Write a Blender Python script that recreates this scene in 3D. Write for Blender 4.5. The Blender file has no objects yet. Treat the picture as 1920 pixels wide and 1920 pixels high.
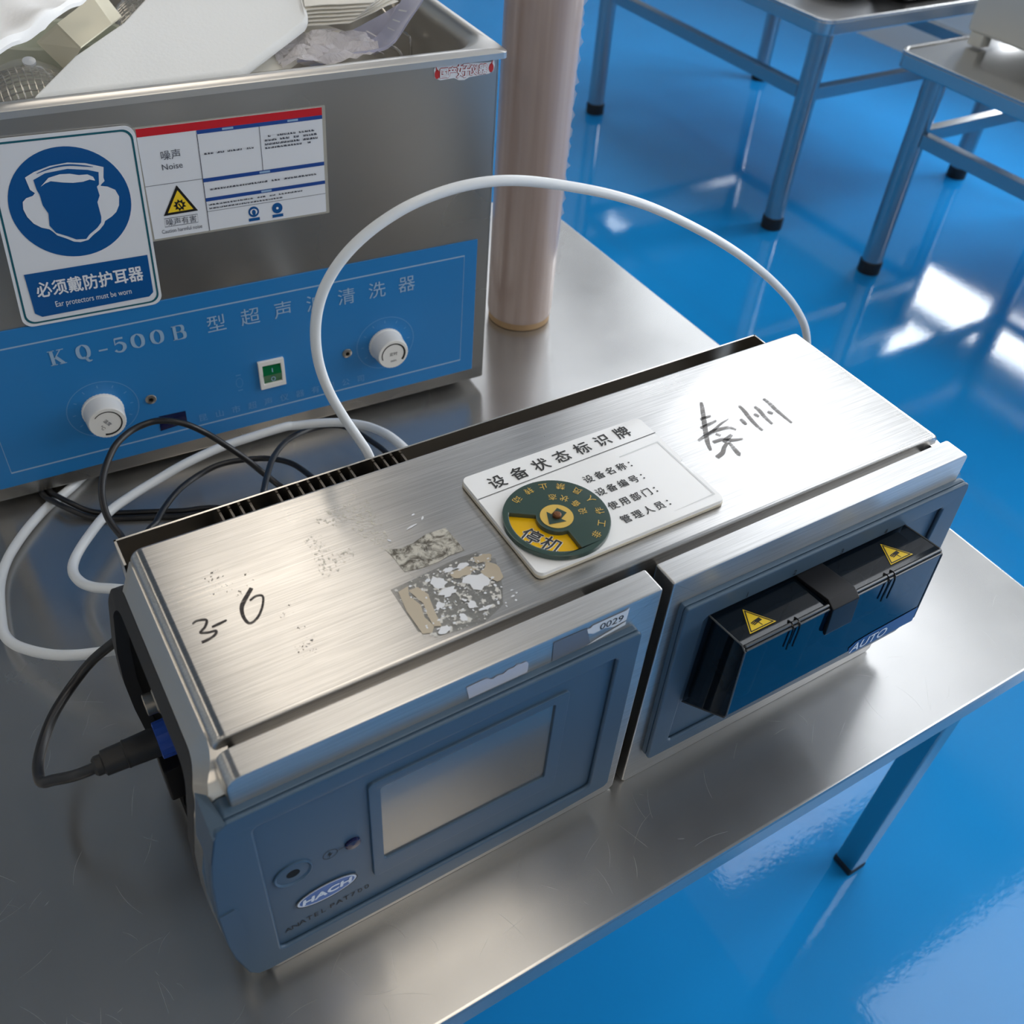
import bpy, bmesh, math, random
from mathutils import Vector, Matrix
from mathutils.geometry import tessellate_polygon

S = bpy.context.scene
COL = S.collection
rnd = random.Random(7)

# ---------------------------------------------------------------- camera
cd = bpy.data.cameras.new('camera')
cam = bpy.data.objects.new('camera', cd)
COL.objects.link(cam)
R = ((0.8540671, -0.51612006, 0.06472621), (-0.31690377, -0.61496218, -0.72207584), (0.41248199, 0.59618923, -0.68877936))
M = Matrix(((R[0][0], -R[1][0], -R[2][0]), (R[0][1], -R[1][1], -R[2][1]), (R[0][2], -R[1][2], -R[2][2])))
cam.matrix_world = Matrix.Translation((0, 0, 0.7)) @ M.to_4x4()
cd.sensor_width = 36.0
cd.lens = 36.0 * 1810 / 1920
cd.clip_start = 0.02
cd.dof.use_dof = True
cd.dof.focus_distance = 0.75
cd.dof.aperture_fstop = 10.0
S.camera = cam

# ---------------------------------------------------------------- light and exposure
S.view_settings.view_transform = 'Standard'
S.view_settings.look = 'None'
S.view_settings.exposure = -0.14
S.view_settings.gamma = 1.0
S.view_settings.use_curve_mapping = False
w = bpy.data.worlds.new('world')
S.world = w
w.use_nodes = True
w.node_tree.nodes['Background'].inputs[0].default_value = (0.75, 0.85, 1.0, 1)
w.node_tree.nodes['Background'].inputs[1].default_value = 1.0


def area(name, loc, rot, sx, sy, power, color):
    ld = bpy.data.lights.new(name, 'AREA')
    ld.shape = 'RECTANGLE'
    ld.size, ld.size_y, ld.energy, ld.color = sx, sy, power, color
    o = bpy.data.objects.new(name, ld)
    o.location, o.rotation_euler = loc, rot
    COL.objects.link(o)
    return o


WIN = [(1.2, 2.36, 0.12, 1.75, 1.87, 0.42), (-2.2, 0.45, 0.3, 1.75, -0.9, 0.8), (2.9, 4.6, 0.9, 2.35, 3.75, 1.5)]     # windows in the right wall: y0, y1, z0, z1, mullion y, transom z
WLUM = [13.0, 6.0, 3.2]
for (y0, y1, z0, z1, ym, zm), lum in zip(WIN, WLUM):
    P = lum * math.pi * (y1 - y0) * (z1 - z0)
    area('window_daylight', (3.72, (y0 + y1) / 2, (z0 + z1) / 2), (0, math.radians(90), 0), z1 - z0, y1 - y0, P, (0.93, 0.97, 1.0))

# ---------------------------------------------------------------- material helpers
MATS = {}


def srgb(r, g, b):
    return tuple((c / 12.92 if c <= 0.04045 else ((c + 0.055) / 1.055) ** 2.4) for c in (r / 255, g / 255, b / 255)) + (1,)


def mat(name, color, rough=0.5, metal=0.0, spec=0.5, coat=0.0, emit=None, estr=0.0):
    m = bpy.data.materials.new(name)
    m.use_nodes = True
    b = m.node_tree.nodes['Principled BSDF']
    b.inputs['Base Color'].default_value = color
    b.inputs['Roughness'].default_value = rough
    b.inputs['Metallic'].default_value = metal
    b.inputs['Specular IOR Level'].default_value = spec
    b.inputs['Coat Weight'].default_value = coat
    b.inputs['Coat Roughness'].default_value = 0.05
    if emit:
        b.inputs['Emission Color'].default_value = emit
        b.inputs['Emission Strength'].default_value = estr
    MATS[name] = m
    return m


def nodes(m):
    t = m.node_tree
    return t, t.nodes, t.links, t.nodes['Principled BSDF']


def noise(m, scale, detail=4.0, rough=0.55, vec=(1, 1, 1), dist=0.0):
    t, n, l, b = nodes(m)
    tc = n.new('ShaderNodeTexCoord')
    mp = n.new('ShaderNodeMapping')
    mp.inputs['Scale'].default_value = vec
    nz = n.new('ShaderNodeTexNoise')
    nz.inputs['Scale'].default_value = scale
    nz.inputs['Detail'].default_value = detail
    nz.inputs['Roughness'].default_value = rough
    nz.inputs['Distortion'].default_value = dist
    l.new(tc.outputs['Object'], mp.inputs['Vector'])
    l.new(mp.outputs['Vector'], nz.inputs['Vector'])
    return nz.outputs['Fac']


def remap(m, sock, a0, a1, b0, b1):
    t, n, l, b = nodes(m)
    r = n.new('ShaderNodeMapRange')
    r.inputs['From Min'].default_value, r.inputs['From Max'].default_value = a0, a1
    r.inputs['To Min'].default_value, r.inputs['To Max'].default_value = b0, b1
    l.new(sock, r.inputs['Value'])
    return r.outputs['Result']


def ramp(m, sock, stops):
    t, n, l, b = nodes(m)
    r = n.new('ShaderNodeValToRGB')
    e = r.color_ramp.elements
    while len(e) < len(stops):
        e.new(0.5)
    for k, (p, c) in enumerate(stops):
        e[k].position, e[k].color = p, c
    l.new(sock, r.inputs['Fac'])
    return r.outputs['Color']


def bump(m, sock, strength, dist=0.001):
    t, n, l, b = nodes(m)
    bp = n.new('ShaderNodeBump')
    bp.inputs['Strength'].default_value = strength
    bp.inputs['Distance'].default_value = dist
    l.new(sock, bp.inputs['Height'])
    old = b.inputs['Normal'].links
    if old:
        l.new(old[0].from_socket, bp.inputs['Normal'])
    l.new(bp.outputs['Normal'], b.inputs['Normal'])


def link(m, sock, inp):
    t, n, l, b = nodes(m)
    l.new(sock, b.inputs[inp])


def tangent(m, v, aniso):
    t, n, l, b = nodes(m)
    c = n.new('ShaderNodeCombineXYZ')
    for k in range(3):
        c.inputs[k].default_value = v[k]
    l.new(c.outputs[0], b.inputs['Tangent'])
    b.inputs['Anisotropic'].default_value = aniso


def add_alpha(m, sock):
    link(m, sock, 'Alpha')


# brushed cover steel: fine hairlines along x
m = mat('brushed_steel', (0.66, 0.64, 0.61, 1), 0.3, 1.0)
f = noise(m, 1.0, 2, 0.6, (22, 1500, 1500))
link(m, ramp(m, f, [(0.28, (0.47, 0.46, 0.445, 1)), (0.72, (0.67, 0.655, 0.635, 1))]), 'Base Color')
link(m, remap(m, noise(m, 9.0, 4, 0.6), 0.3, 0.7, 0.26, 0.33), 'Roughness')
bump(m, f, 0.05, 0.0003)
tangent(m, (0, 1, 1), 0.72)

m = mat('polished_edge_steel', (0.70, 0.67, 0.62, 1), 0.22, 1.0)
bump(m, noise(m, 1.0, 3, 0.6, (800, 6, 800)), 0.03, 0.0003)

m = mat('housing_steel', (0.64, 0.63, 0.615, 1), 0.38, 1.0)
f = noise(m, 1.0, 2, 0.6, (22, 1500, 1500))
link(m, ramp(m, f, [(0.3, (0.55, 0.54, 0.525, 1)), (0.7, (0.70, 0.69, 0.675, 1))]), 'Base Color')
bump(m, f, 0.05, 0.0003)
tangent(m, (0, 1, 1), 0.8)

# worn work table sheet, brushed along x
m = mat('table_steel', (0.55, 0.54, 0.53, 1), 0.25, 0.88)
f1 = noise(m, 5.0, 6, 0.6)
f2 = noise(m, 1.0, 2, 0.6, (20, 1500, 1500))
link(m, ramp(m, noise(m, 2.3, 6, 0.62), [(0.32, (0.47, 0.465, 0.455, 1)), (0.68, (0.60, 0.59, 0.575, 1))]), 'Base Color')
link(m, remap(m, f1, 0.3, 0.7, 0.19, 0.28), 'Roughness')
bump(m, noise(m, 4.0, 1, 0.5), 0.05, 0.004)
tangent(m, (0, 1, 1), 0.85)
mat('scratch', (0.64, 0.64, 0.63, 1), 0.45, 1.0)

m = mat('cleaner_steel', (0.50, 0.485, 0.46, 1), 0.28, 1.0)
f = noise(m, 1.0, 3, 0.6, (12, 700, 700))
link(m, remap(m, noise(m, 3.0, 3, 0.5), 0.3, 0.7, 0.24, 0.32), 'Roughness')
bump(m, f, 0.04, 0.0003)
bump(m, noise(m, 6.0, 2, 0.5), 0.05, 0.004)
tangent(m, (0, 0, 1), 0.75)
mat('rim_steel', (0.74, 0.72, 0.69, 1), 0.34, 1.0)
m = mat('tube_steel', (0.43, 0.435, 0.44, 1), 0.22, 1.0)
bump(m, noise(m, 40, 3, 0.6), 0.05, 0.002)
mat('tray_steel', (0.62, 0.61, 0.60, 1), 0.20, 1.0)
mat('dark_fin', (0.16, 0.145, 0.13, 1), 0.42, 0.7)

m = mat('blue_floor', srgb(14, 104, 190), 0.10, 0.0, 0.5, 0.0)
link(m, ramp(m, noise(m, 0.9, 4, 0.6), [(0.3, srgb(22, 130, 198)), (0.7, srgb(32, 143, 214))]), 'Base Color')
link(m, remap(m, noise(m, 3.0, 4, 0.6), 0.3, 0.7, 0.035, 0.09), 'Roughness')
bump(m, noise(m, 110.0, 2, 0.5), 0.05, 0.0015)

m = mat('wall_paint', srgb(206, 205, 200), 0.85)
bump(m, noise(m, 220, 2, 0.5), 0.05, 0.001)
mat('ceiling_paint', srgb(132, 131, 128), 0.9)
mat('window_frame', srgb(120, 124, 130), 0.4)
mat('lamp_warm', (1, 1, 1, 1), 0.5, emit=(1.0, 0.87, 0.69, 1), estr=3.2)
mat('lamp_cool', (1, 1, 1, 1), 0.5, emit=(0.97, 0.98, 1.0, 1), estr=2.5)
mat('lamp_frame', (0.8, 0.8, 0.8, 1), 0.4)

m = mat('blue_plastic', srgb(70, 94, 116), 0.42)
bump(m, noise(m, 900, 2, 0.5), 0.03, 0.0004)
m = mat('black_rubber', srgb(40, 41, 44), 0.62)
bump(m, noise(m, 600, 2, 0.5), 0.05, 0.0004)
mat('black_void', (0.004, 0.004, 0.004, 1), 0.8)
mat('black_gloss', (0.006, 0.006, 0.007, 1), 0.08)
mat('black_satin', (0.008, 0.008, 0.010, 1), 0.42, 0.0, 0.3)
mat('edge_highlight', (0.10, 0.105, 0.11, 1), 0.14, 0.0, 0.8)  # lighter grey imitates light caught along the door's clear bevels
m = mat('smoked_acrylic', (0.004, 0.008, 0.014, 1), 0.05)
m.node_tree.nodes['Principled BSDF'].inputs['Alpha'].default_value = 0.86
m = mat('smoked_front_reflection', srgb(6, 30, 54), 0.07)  # navy base imitates the blue floor reflected in the door front
m.node_tree.nodes['Principled BSDF'].inputs['Alpha'].default_value = 0.92
mat('screen_glass', (0.30, 0.29, 0.275, 1), 0.22, 0.75, 0.6, 0.3)
mat('led_blue', (0.004, 0.006, 0.05, 1), 0.12)
mat('panel_ink', srgb(14, 20, 30), 0.5)
mat('badge_blue', srgb(52, 104, 176), 0.3)
mat('badge_white', srgb(232, 238, 248), 0.4)
mat('label_white', srgb(232, 234, 238), 0.45)
mat('label_yellow', srgb(244, 208, 44), 0.4)
mat('ink_black', (0.006, 0.006, 0.007, 1), 0.45)
mat('auto_blue', srgb(26, 76, 138), 0.3)

m = mat('cleaner_blue', srgb(36, 124, 192), 0.3)
bump(m, noise(m, 60, 2, 0.5), 0.02, 0.001)
mat('panel_print', srgb(150, 182, 214), 0.5)
mat('panel_print_faint', srgb(100, 154, 206), 0.5)
mat('knob_white', srgb(232, 231, 228), 0.35)
mat('switch_green', srgb(10, 104, 60), 0.15)
mat('screw_metal', (0.45, 0.42, 0.38, 1), 0.3, 1.0)
mat('sticker_white', srgb(226, 230, 238), 0.3)
mat('sign_blue', srgb(8, 84, 150), 0.3)
mat('sign_teal', srgb(14, 92, 108), 0.35)
mat('sticker_red', srgb(200, 24, 40), 0.35)
mat('sticker_navy', srgb(28, 72, 150), 0.35)
mat('grey_print', srgb(72, 76, 90), 0.6)
mat('clear_rim', srgb(170, 168, 160), 0.25)
mat('stamp_red', srgb(190, 46, 48), 0.4)

mat('card_white', srgb(250, 251, 252), 0.12)
mat('card_edge', srgb(206, 198, 182), 0.35)
mat('dial_green', srgb(58, 78, 72), 0.16)
mat('dial_gold', srgb(214, 178, 76), 0.35)
mat('dial_yellow', srgb(242, 190, 10), 0.2)
mat('rust', srgb(110, 70, 40), 0.5, 0.6)
mat('pocket_clear', srgb(214, 217, 218), 0.1)

m = mat('tube_white', srgb(232, 236, 240), 0.28)
m.node_tree.nodes['Principled BSDF'].inputs['Subsurface Weight'].default_value = 0.25
m.node_tree.nodes['Principled BSDF'].inputs['Subsurface Radius'].default_value = (0.004, 0.004, 0.004)
mat('tube_print', srgb(120, 124, 130), 0.5)
mat('cable_black', (0.012, 0.012, 0.014, 1), 0.36)
mat('plug_black', (0.018, 0.018, 0.019, 1), 0.5)
mat('collar_blue', srgb(44, 86, 186), 0.4)
mat('nickel', (0.55, 0.50, 0.44, 1), 0.32, 1.0)

m = mat('stretch_film', srgb(178, 158, 150), 0.26, 0.0, 0.5, 0.25)
f = noise(m, 1.0, 3, 0.6, (34, 34, 1.2))
link(m, ramp(m, f, [(0.25, srgb(152, 132, 124)), (0.75, srgb(196, 180, 174))]), 'Base Color')
bump(m, f, 0.10, 0.002)
bump(m, noise(m, 1.0, 4, 0.7, (12, 12, 70), 1.5), 0.12, 0.002)
m = mat('film_edge', (0.9, 0.92, 0.95, 1), 0.1)
m.node_tree.nodes['Principled BSDF'].inputs['Alpha'].default_value = 0.35
mat('cardboard', srgb(170, 140, 105), 0.8)

m = mat('foam_white', srgb(248, 250, 250), 0.7)
bump(m, noise(m, 260, 3, 0.6), 0.22, 0.0008)
m = mat('towel_cream', srgb(250, 247, 238), 0.85)
bump(m, noise(m, 500, 3, 0.6), 0.10, 0.0005)
m = mat('cloth_white', srgb(250, 250, 250), 0.9)
bump(m, noise(m, 300, 3, 0.6), 0.12, 0.0006)
mat('card_cream', srgb(226, 220, 198), 0.8)
mat('cup_green', srgb(196, 200, 184), 0.35)
m = mat('tray_plastic', srgb(206, 208, 234), 0.2)
m.node_tree.nodes['Principled BSDF'].inputs['Alpha'].default_value = 0.85
m = mat('bag_plastic', srgb(228, 224, 228), 0.12)
m.node_tree.nodes['Principled BSDF'].inputs['Alpha'].default_value = 0.72
bump(m, noise(m, 45, 4, 0.6, dist=1.0), 0.7, 0.006)
mat('wire_steel', (0.62, 0.60, 0.57, 1), 0.2, 1.0)
m = mat('jar_glass', (0.62, 0.62, 0.58, 1), 0.06)
m.node_tree.nodes['Principled BSDF'].inputs['Alpha'].default_value = 0.35
mat('instrument_grey', srgb(206, 207, 202), 0.45)
mat('bowl_white', srgb(222, 226, 232), 0.25)
mat('foot_black', (0.01, 0.01, 0.011, 1), 0.55)

# adhesive residue and wear: flakes with holes, as noise-cut coats
m = mat('residue_grey', srgb(120, 116, 106), 0.6)
f = noise(m, 110, 6, 0.7, dist=0.6)
link(m, ramp(m, f, [(0.42, srgb(92, 86, 76)), (0.56, srgb(206, 202, 190))]), 'Base Color')
add_alpha(m, remap(m, noise(m, 70, 5, 0.7), 0.30, 0.38, 0.0, 0.92))
bump(m, f, 0.6, 0.001)
m = mat('residue_speckle', srgb(222, 220, 214), 0.7)
add_alpha(m, remap(m, noise(m, 260, 5, 0.65), 0.545, 0.565, 0.0, 0.9))
m = mat('residue_haze', srgb(128, 128, 124), 0.45)
add_alpha(m, remap(m, noise(m, 30, 4, 0.6), 0.30, 0.55, 0.25, 0.55))
m = mat('residue_dust', srgb(226, 222, 208), 0.7)
add_alpha(m, remap(m, noise(m, 420, 5, 0.7), 0.56, 0.60, 0.0, 0.75))
m = mat('residue_dots', srgb(46, 42, 38), 0.6)
add_alpha(m, remap(m, noise(m, 520, 3, 0.6), 0.63, 0.66, 0.0, 0.8))
mat('paper_white', srgb(226, 228, 232), 0.75)
mat('paper_tan', srgb(190, 178, 158), 0.75)
m = mat('torn_label', srgb(196, 200, 214), 0.7)
bump(m, noise(m, 300, 4, 0.6), 0.2, 0.0005)
mat('label_ghost', srgb(112, 120, 134), 0.5)
m = mat('marker_ink', srgb(38, 32, 34), 0.4)
add_alpha(m, remap(m, noise(m, 1.0, 4, 0.7, (60, 900, 900)), 0.30, 0.48, 0.35, 0.96))
m = mat('marker_faded', srgb(134, 130, 128), 0.5)
add_alpha(m, remap(m, noise(m, 1.0, 4, 0.7, (90, 700, 700)), 0.30, 0.55, 0.30, 0.85))

# ---------------------------------------------------------------- mesh helpers


class MB:
    """collects geometry for ONE mesh object"""

    def __init__(self):
        self.v, self.f, self.mi, self.ms = [], [], [], []

    def mat(self, name):
        if name not in self.ms:
            self.ms.append(name)
        return self.ms.index(name)

    def add(self, verts, faces, name):
        k, o = self.mat(name), len(self.v)
        self.v += [tuple(p) for p in verts]
        self.f += [tuple(i + o for i in fc) for fc in faces]
        self.mi += [k] * len(faces)

    def bm(self, bm, name):
        bm.verts.index_update()
        self.add([v.co for v in bm.verts], [[v.index for v in fc.verts] for fc in bm.faces], name)
        bm.free()

    def build(self, name, parent=None, root=None, smooth=True, label=None, local=False, wn=True):
        me = bpy.data.meshes.new(name)
        off = Vector((0, 0, 0)) if (root is None or local) else Vector(root.location)
        me.from_pydata([tuple(Vector(p) - off) for p in self.v], [], self.f)
        for n in self.ms:
            me.materials.append(MATS[n])
        for p, k in zip(me.polygons, self.mi):
            p.material_index = k
        if smooth:
            me.polygons.foreach_set('use_smooth', [True] * len(me.polygons))
            me.set_sharp_from_angle(angle=math.radians(35))
        me.update()
        o = bpy.data.objects.new(name, me)
        COL.objects.link(o)
        if smooth and wn:
            md = o.modifiers.new('weighted_normals', 'WEIGHTED_NORMAL')
            md.keep_sharp = True
            md.weight = 80
        if parent:
            o.parent = parent
        if label:
            o['label'] = label
        return o


def tag(o, label, cat, group=None, kind=None):
    o['label'] = label
    o['category'] = cat
    if group:
        o['group'] = group
    if kind:
        o['kind'] = kind
    return o


def empty(name, loc, label, cat, group=None, rz=0.0):
    o = bpy.data.objects.new(name, None)
    o.empty_display_size = 0.02
    COL.objects.link(o)
    o.location = loc
    o.rotation_euler = (0, 0, rz)
    return tag(o, label, cat, group)


def box(mb, x0, x1, y0, y1, z0, z1, name, bev=0.0, seg=2):
    bm = bmesh.new()
    bmesh.ops.create_cube(bm, size=1.0)
    for v in bm.verts:
        v.co = ((x0 + x1) / 2 + v.co.x * (x1 - x0), (y0 + y1) / 2 + v.co.y * (y1 - y0), (z0 + z1) / 2 + v.co.z * (z1 - z0))
    if bev:
        bmesh.ops.bevel(bm, geom=list(bm.edges), offset=bev, segments=seg, profile=0.5, affect='EDGES')
    mb.bm(bm, name)


def prism(mb, outer, holes, fm, d0, d1, name, bev=0.0, seg=2):
    """plate between depths d0 and d1, its outline (and holes) given in the plane of fm"""
    bm = bmesh.new()
    loops = [outer] + list(holes)
    a = [[bm.verts.new(fm(u, v, d0)) for u, v in lp] for lp in loops]
    b = [[bm.verts.new(fm(u, v, d1)) for u, v in lp] for lp in loops]
    for la, lb in zip(a, b):
        for i in range(len(la)):
            j = (i + 1) % len(la)
            bm.faces.new((la[i], la[j], lb[j], lb[i]))
    if holes:
        tris = tessellate_polygon([[Vector((u, v, 0)) for u, v in lp] for lp in loops])
        fa, fb = sum(a, []), sum(b, [])
        for t in tris:
            for vs in ([fa[i] for i in t], [fb[i] for i in t]):
                try:
                    bm.faces.new(vs)
                except ValueError:
                    pass
    else:
        bm.faces.new(a[0])
        bm.faces.new(b[0])
    bmesh.ops.recalc_face_normals(bm, faces=list(bm.faces))
    if bev:
        es = [e for e in bm.edges if len(e.link_faces) == 2 and e.calc_face_angle(0) > 0.5]
        bmesh.ops.bevel(bm, geom=es, offset=bev, segments=seg, profile=0.5, affect='EDGES')
    mb.bm(bm, name)


def rrect(x0, x1, y0, y1, r, n=5):
    p = []
    for cx, cy, a0 in ((x1 - r, y1 - r, 0), (x0 + r, y1 - r, 90), (x0 + r, y0 + r, 180), (x1 - r, y0 + r, 270)):
        for k in range(n + 1):
            a = math.radians(a0 + 90 * k / n)
            p.append((cx + r * math.cos(a), cy + r * math.sin(a)))
    return p


def ellipse(cx, cy, rx, ry, n=40, a0=0, a1=360):
    full = abs(a1 - a0) >= 360
    m_ = n if full else n + 1
    return [(cx + rx * math.cos(math.radians(a0 + (a1 - a0) * k / n)), cy + ry * math.sin(math.radians(a0 + (a1 - a0) * k / n))) for k in range(m_)]


def flat(mb, poly, fm, d, name):
    mb.add([fm(u, v, d) for u, v in poly], [tuple(range(len(poly)))], name)


def ringflat(mb, outer, inner, fm, d, name):
    n = len(outer)
    mb.add([fm(u, v, d) for u, v in outer + inner], [(i, (i + 1) % n, n + (i + 1) % n, n + i) for i in range(n)], name)


def frame(mb, poly, wdt, fm, d, name):
    """thin outline drawn along a closed polygon"""
    c = Vector((sum(p[0] for p in poly) / len(poly), sum(p[1] for p in poly) / len(poly)))
    inn = []
    n = len(poly)
    for i in range(n):
        p, q, r_ = Vector(poly[i - 1]), Vector(poly[i]), Vector(poly[(i + 1) % n])
        t = (r_ - p)
        nn = Vector((-t.y, t.x)).normalized()
        if nn.dot(c - q) < 0:
            nn = -nn
        inn.append(tuple(q + nn * wdt * 1.2))
    ringflat(mb, list(poly), inn, fm, d, name)


def spline(pts, sub=6):
    P = [Vector(p) for p in pts]
    out = []
    for i in range(len(P) - 1):
        p0, p1, p2, p3 = P[max(i - 1, 0)], P[i], P[i + 1], P[min(i + 2, len(P) - 1)]
        for k in range(sub):
            t = k / sub
            out.append(0.5 * ((2 * p1) + (p2 - p0) * t + (2 * p0 - 5 * p1 + 4 * p2 - p3) * t * t + (3 * p1 - p0 - 3 * p2 + p3) * t ** 3))
    out.append(P[-1])
    return out


def tube(mb, pts, r, name, n=12, sub=6, smooth=2):
    P = [Vector(p) for p in pts]
    for _ in range(smooth):
        P = [P[0]] + [(P[i - 1] + 2 * P[i] + P[i + 1]) / 4 for i in range(1, len(P) - 1)] + [P[-1]]
    P = spline(P, sub)
    V, F = [], []
    up = None
    for i, p in enumerate(P):
        t = (P[min(i + 1, len(P) - 1)] - P[max(i - 1, 0)]).normalized()
        if up is None:
            up = Vector((0, 0, 1)) if abs(t.z) < 0.9 else Vector((1, 0, 0))
        up = (up - t * up.dot(t)).normalized()
        s = t.cross(up)
        for k in range(n):
            a = 2 * math.pi * k / n
            V.append(p + (up * math.cos(a) + s * math.sin(a)) * r)
    for i in range(len(P) - 1):
        for k in range(n):
            F.append((i * n + k, i * n + (k + 1) % n, (i + 1) * n + (k + 1) % n, (i + 1) * n + k))
    F.append(tuple(range(n - 1, -1, -1)))
    F.append(tuple((len(P) - 1) * n + k for k in range(n)))
    mb.add(V, F, name)


def lathe(mb, prof, c, axis, name, n=36, flute=0, famp=0.0):
    """turn (radius, height) pairs about axis through c"""
    ax = Vector(axis).normalized()
    u = ax.orthogonal().normalized()
    v = ax.cross(u)
    V, F = [], []
    for r, h in prof:
        for k in range(n):
            a = 2 * math.pi * k / n
            rr = r * (1 + (famp if flute and (k % 2) else 0))
            V.append(Vector(c) + ax * h + (u * math.cos(a) + v * math.sin(a)) * rr)
    for i in range(len(prof) - 1):
        for k in range(n):
            F.append((i * n + k, i * n + (k + 1) % n, (i + 1) * n + (k + 1) % n, (i + 1) * n + k))
    if prof[0][0] > 1e-6:
        F.append(tuple(range(n - 1, -1, -1)))
    if prof[-1][0] > 1e-6:
        F.append(tuple((len(prof) - 1) * n + k for k in range(n)))
    mb.add(V, F, name)


def stroke(mb, pts, ws, fm, d, name, sub=6, rnd_ends=True):
    """brush stroke: a ribbon of varying width lying on a surface"""
    P = spline([(p[0], p[1], 0) for p in pts], sub) if sub > 1 else [Vector((p[0], p[1], 0)) for p in pts]
    n = len(P)
    if not isinstance(ws, (list, tuple)):
        ws = [ws, ws]
    V, F = [], []
    for i, p in enumerate(P):
        t = (P[min(i + 1, n - 1)] - P[max(i - 1, 0)])
        t = t.normalized() if t.length > 0 else Vector((1, 0, 0))
        s = i / (n - 1) * (len(ws) - 1)
        k = min(int(s), len(ws) - 2)
        wd = ws[k] + (ws[k + 1] - ws[k]) * (s - k)
        nn = Vector((-t.y, t.x, 0)) * wd / 2
        V += [fm(p.x + nn.x, p.y + nn.y, d), fm(p.x - nn.x, p.y - nn.y, d)]
    for i in range(n - 1):
        F.append((2 * i, 2 * i + 1, 2 * i + 3, 2 * i + 2))
    mb.add(V, F, name)


GLYPH = {}


def glyphs(s):
    if s not in GLYPH:
        c = bpy.data.curves.new('lettering_source', 'FONT')
        c.body = s
        c.size = 1
        c.resolution_u = 3
        o = bpy.data.objects.new('lettering_source', c)
        COL.objects.link(o)
        me = bpy.data.meshes.new_from_object(o.evaluated_get(bpy.context.evaluated_depsgraph_get()))
        GLYPH[s] = ([tuple(v.co) for v in me.vertices], [tuple(p.vertices) for p in me.polygons])
        bpy.data.objects.remove(o)
        bpy.data.curves.remove(c)
        bpy.data.meshes.remove(me)
    return GLYPH[s]


def text(mb, s, fm, u, v, d, size, name, ang=0.0, sx=1.0, anchor='c', bold=0.0, shear=0.0):
    """lettering centred (or left-anchored) at u, v; size is the height of a capital or an ideograph"""
    V, F = glyphs(s)
    x0, x1 = min(p[0] for p in V), max(p[0] for p in V)
    y0, y1 = min(p[1] for p in V), max(p[1] for p in V)
    k = size / (y1 - y0)
    if max(ord(c) for c in s) > 0x2E80:
        k = size / 0.90
        x0, x1, y0, y1 = 0.0, 1.0 * len(s), -0.085, 0.845
    ca, sa = math.cos(ang), math.sin(ang)
    shifts = [(0, 0)] if not bold else [(0, 0), (bold, 0), (-bold, 0), (0, bold), (0, -bold)]
    for q, (bx, by) in enumerate(shifts):
        out = []
        for p in V:
            yy = (p[1] - (y0 + y1) / 2) * k + by
            xx = (p[0] - ((x0 + x1) / 2 if anchor == 'c' else x0)) * k * sx + shear * yy + bx
            out.append(fm(u + xx * ca - yy * sa, v + xx * sa + yy * ca, d + q * 0.000004))
        mb.add(out, F, name)


def spaced(mb, s, fm, u0, v0, u1, v1, d, size, name, ang=0.0, sx=1.0, bold=0.0):
    """characters set one by one between two centres"""
    n = len(s)
    for i, ch in enumerate(s):
        t = i / (n - 1) if n > 1 else 0
        text(mb, ch, fm, u0 + (u1 - u0) * t, v0 + (v1 - v0) * t, d, size, name, ang, sx, 'c', bold)


def copy_tree(o, parent=None):
    c = o.copy()
    COL.objects.link(c)
    c.parent = parent
    for ch in [x for x in bpy.data.objects if x.parent == o]:
        copy_tree(ch, c)
    return c


TOP = lambda u, v, d: (u, v, 0.243 + d)


def front(y):
    return lambda u, v, d: (u, y - d, v)


# ================================================================ the room
FZ = -0.57


def struct(mb, name, label=None):
    o = mb.build(name)
    o['kind'] = 'structure'
    if label:
        o['label'] = label
    return o


X0, X1, Y0, Y1, ZC = -3.2, 3.62, -3.4, 6.4, 2.5
mb = MB(); box(mb, X0 - .2, X1 + .2, Y0 - .2, Y1 + .2, FZ - 0.1, FZ, 'blue_floor'); struct(mb, 'floor', 'glossy blue epoxy floor')
mb = MB(); box(mb, X0 - .2, X1 + .2, Y0 - .2, Y1 + .2, ZC, ZC + 0.1, 'ceiling_paint'); struct(mb, 'ceiling')
mb = MB(); box(mb, X0 - .2, X0, Y0, Y1, FZ, ZC, 'wall_paint'); struct(mb, 'wall_left')
mb = MB(); box(mb, X0, X1, Y1, Y1 + .2, FZ, ZC, 'wall_paint'); struct(mb, 'wall_back')
mb = MB(); box(mb, X0, X1, Y0 - .2, Y0, FZ, ZC, 'wall_paint'); struct(mb, 'wall_front')
mb = MB()
prism(mb, [(Y0, FZ), (Y1, FZ), (Y1, ZC), (Y0, ZC)], [[(q_[0], q_[2]), (q_[1], q_[2]), (q_[1], q_[3]), (q_[0], q_[3])] for q_ in WIN],
      lambda u, v, d: (X1 + d, u, v), 0.0, 0.08, 'wall_paint')
struct(mb, 'wall_right')
for k, (a, b, c, d, mid, zt) in enumerate(WIN):
    mb = MB()
    fm = lambda u, v, q: (X1 + 0.02 + q, u, v)
    prism(mb, [(a, c), (b, c), (b, d), (a, d)],
          [[(a + .05, c + .05), (mid - .03, c + .05), (mid - .03, zt - .03), (a + .05, zt - .03)],
           [(mid + .03, c + .05), (b - .05, c + .05), (b - .05, zt - .03), (mid + .03, zt - .03)],
           [(a + .05, zt + .03), (mid - .03, zt + .03), (mid - .03, d - .05), (a + .05, d - .05)],
           [(mid + .03, zt + .03), (b - .05, zt + .03), (b - .05, d - .05), (mid + .03, d - .05)]], fm, 0.0, 0.05, 'window_frame')
    struct(mb, 'window_%d' % (k + 1))

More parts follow.
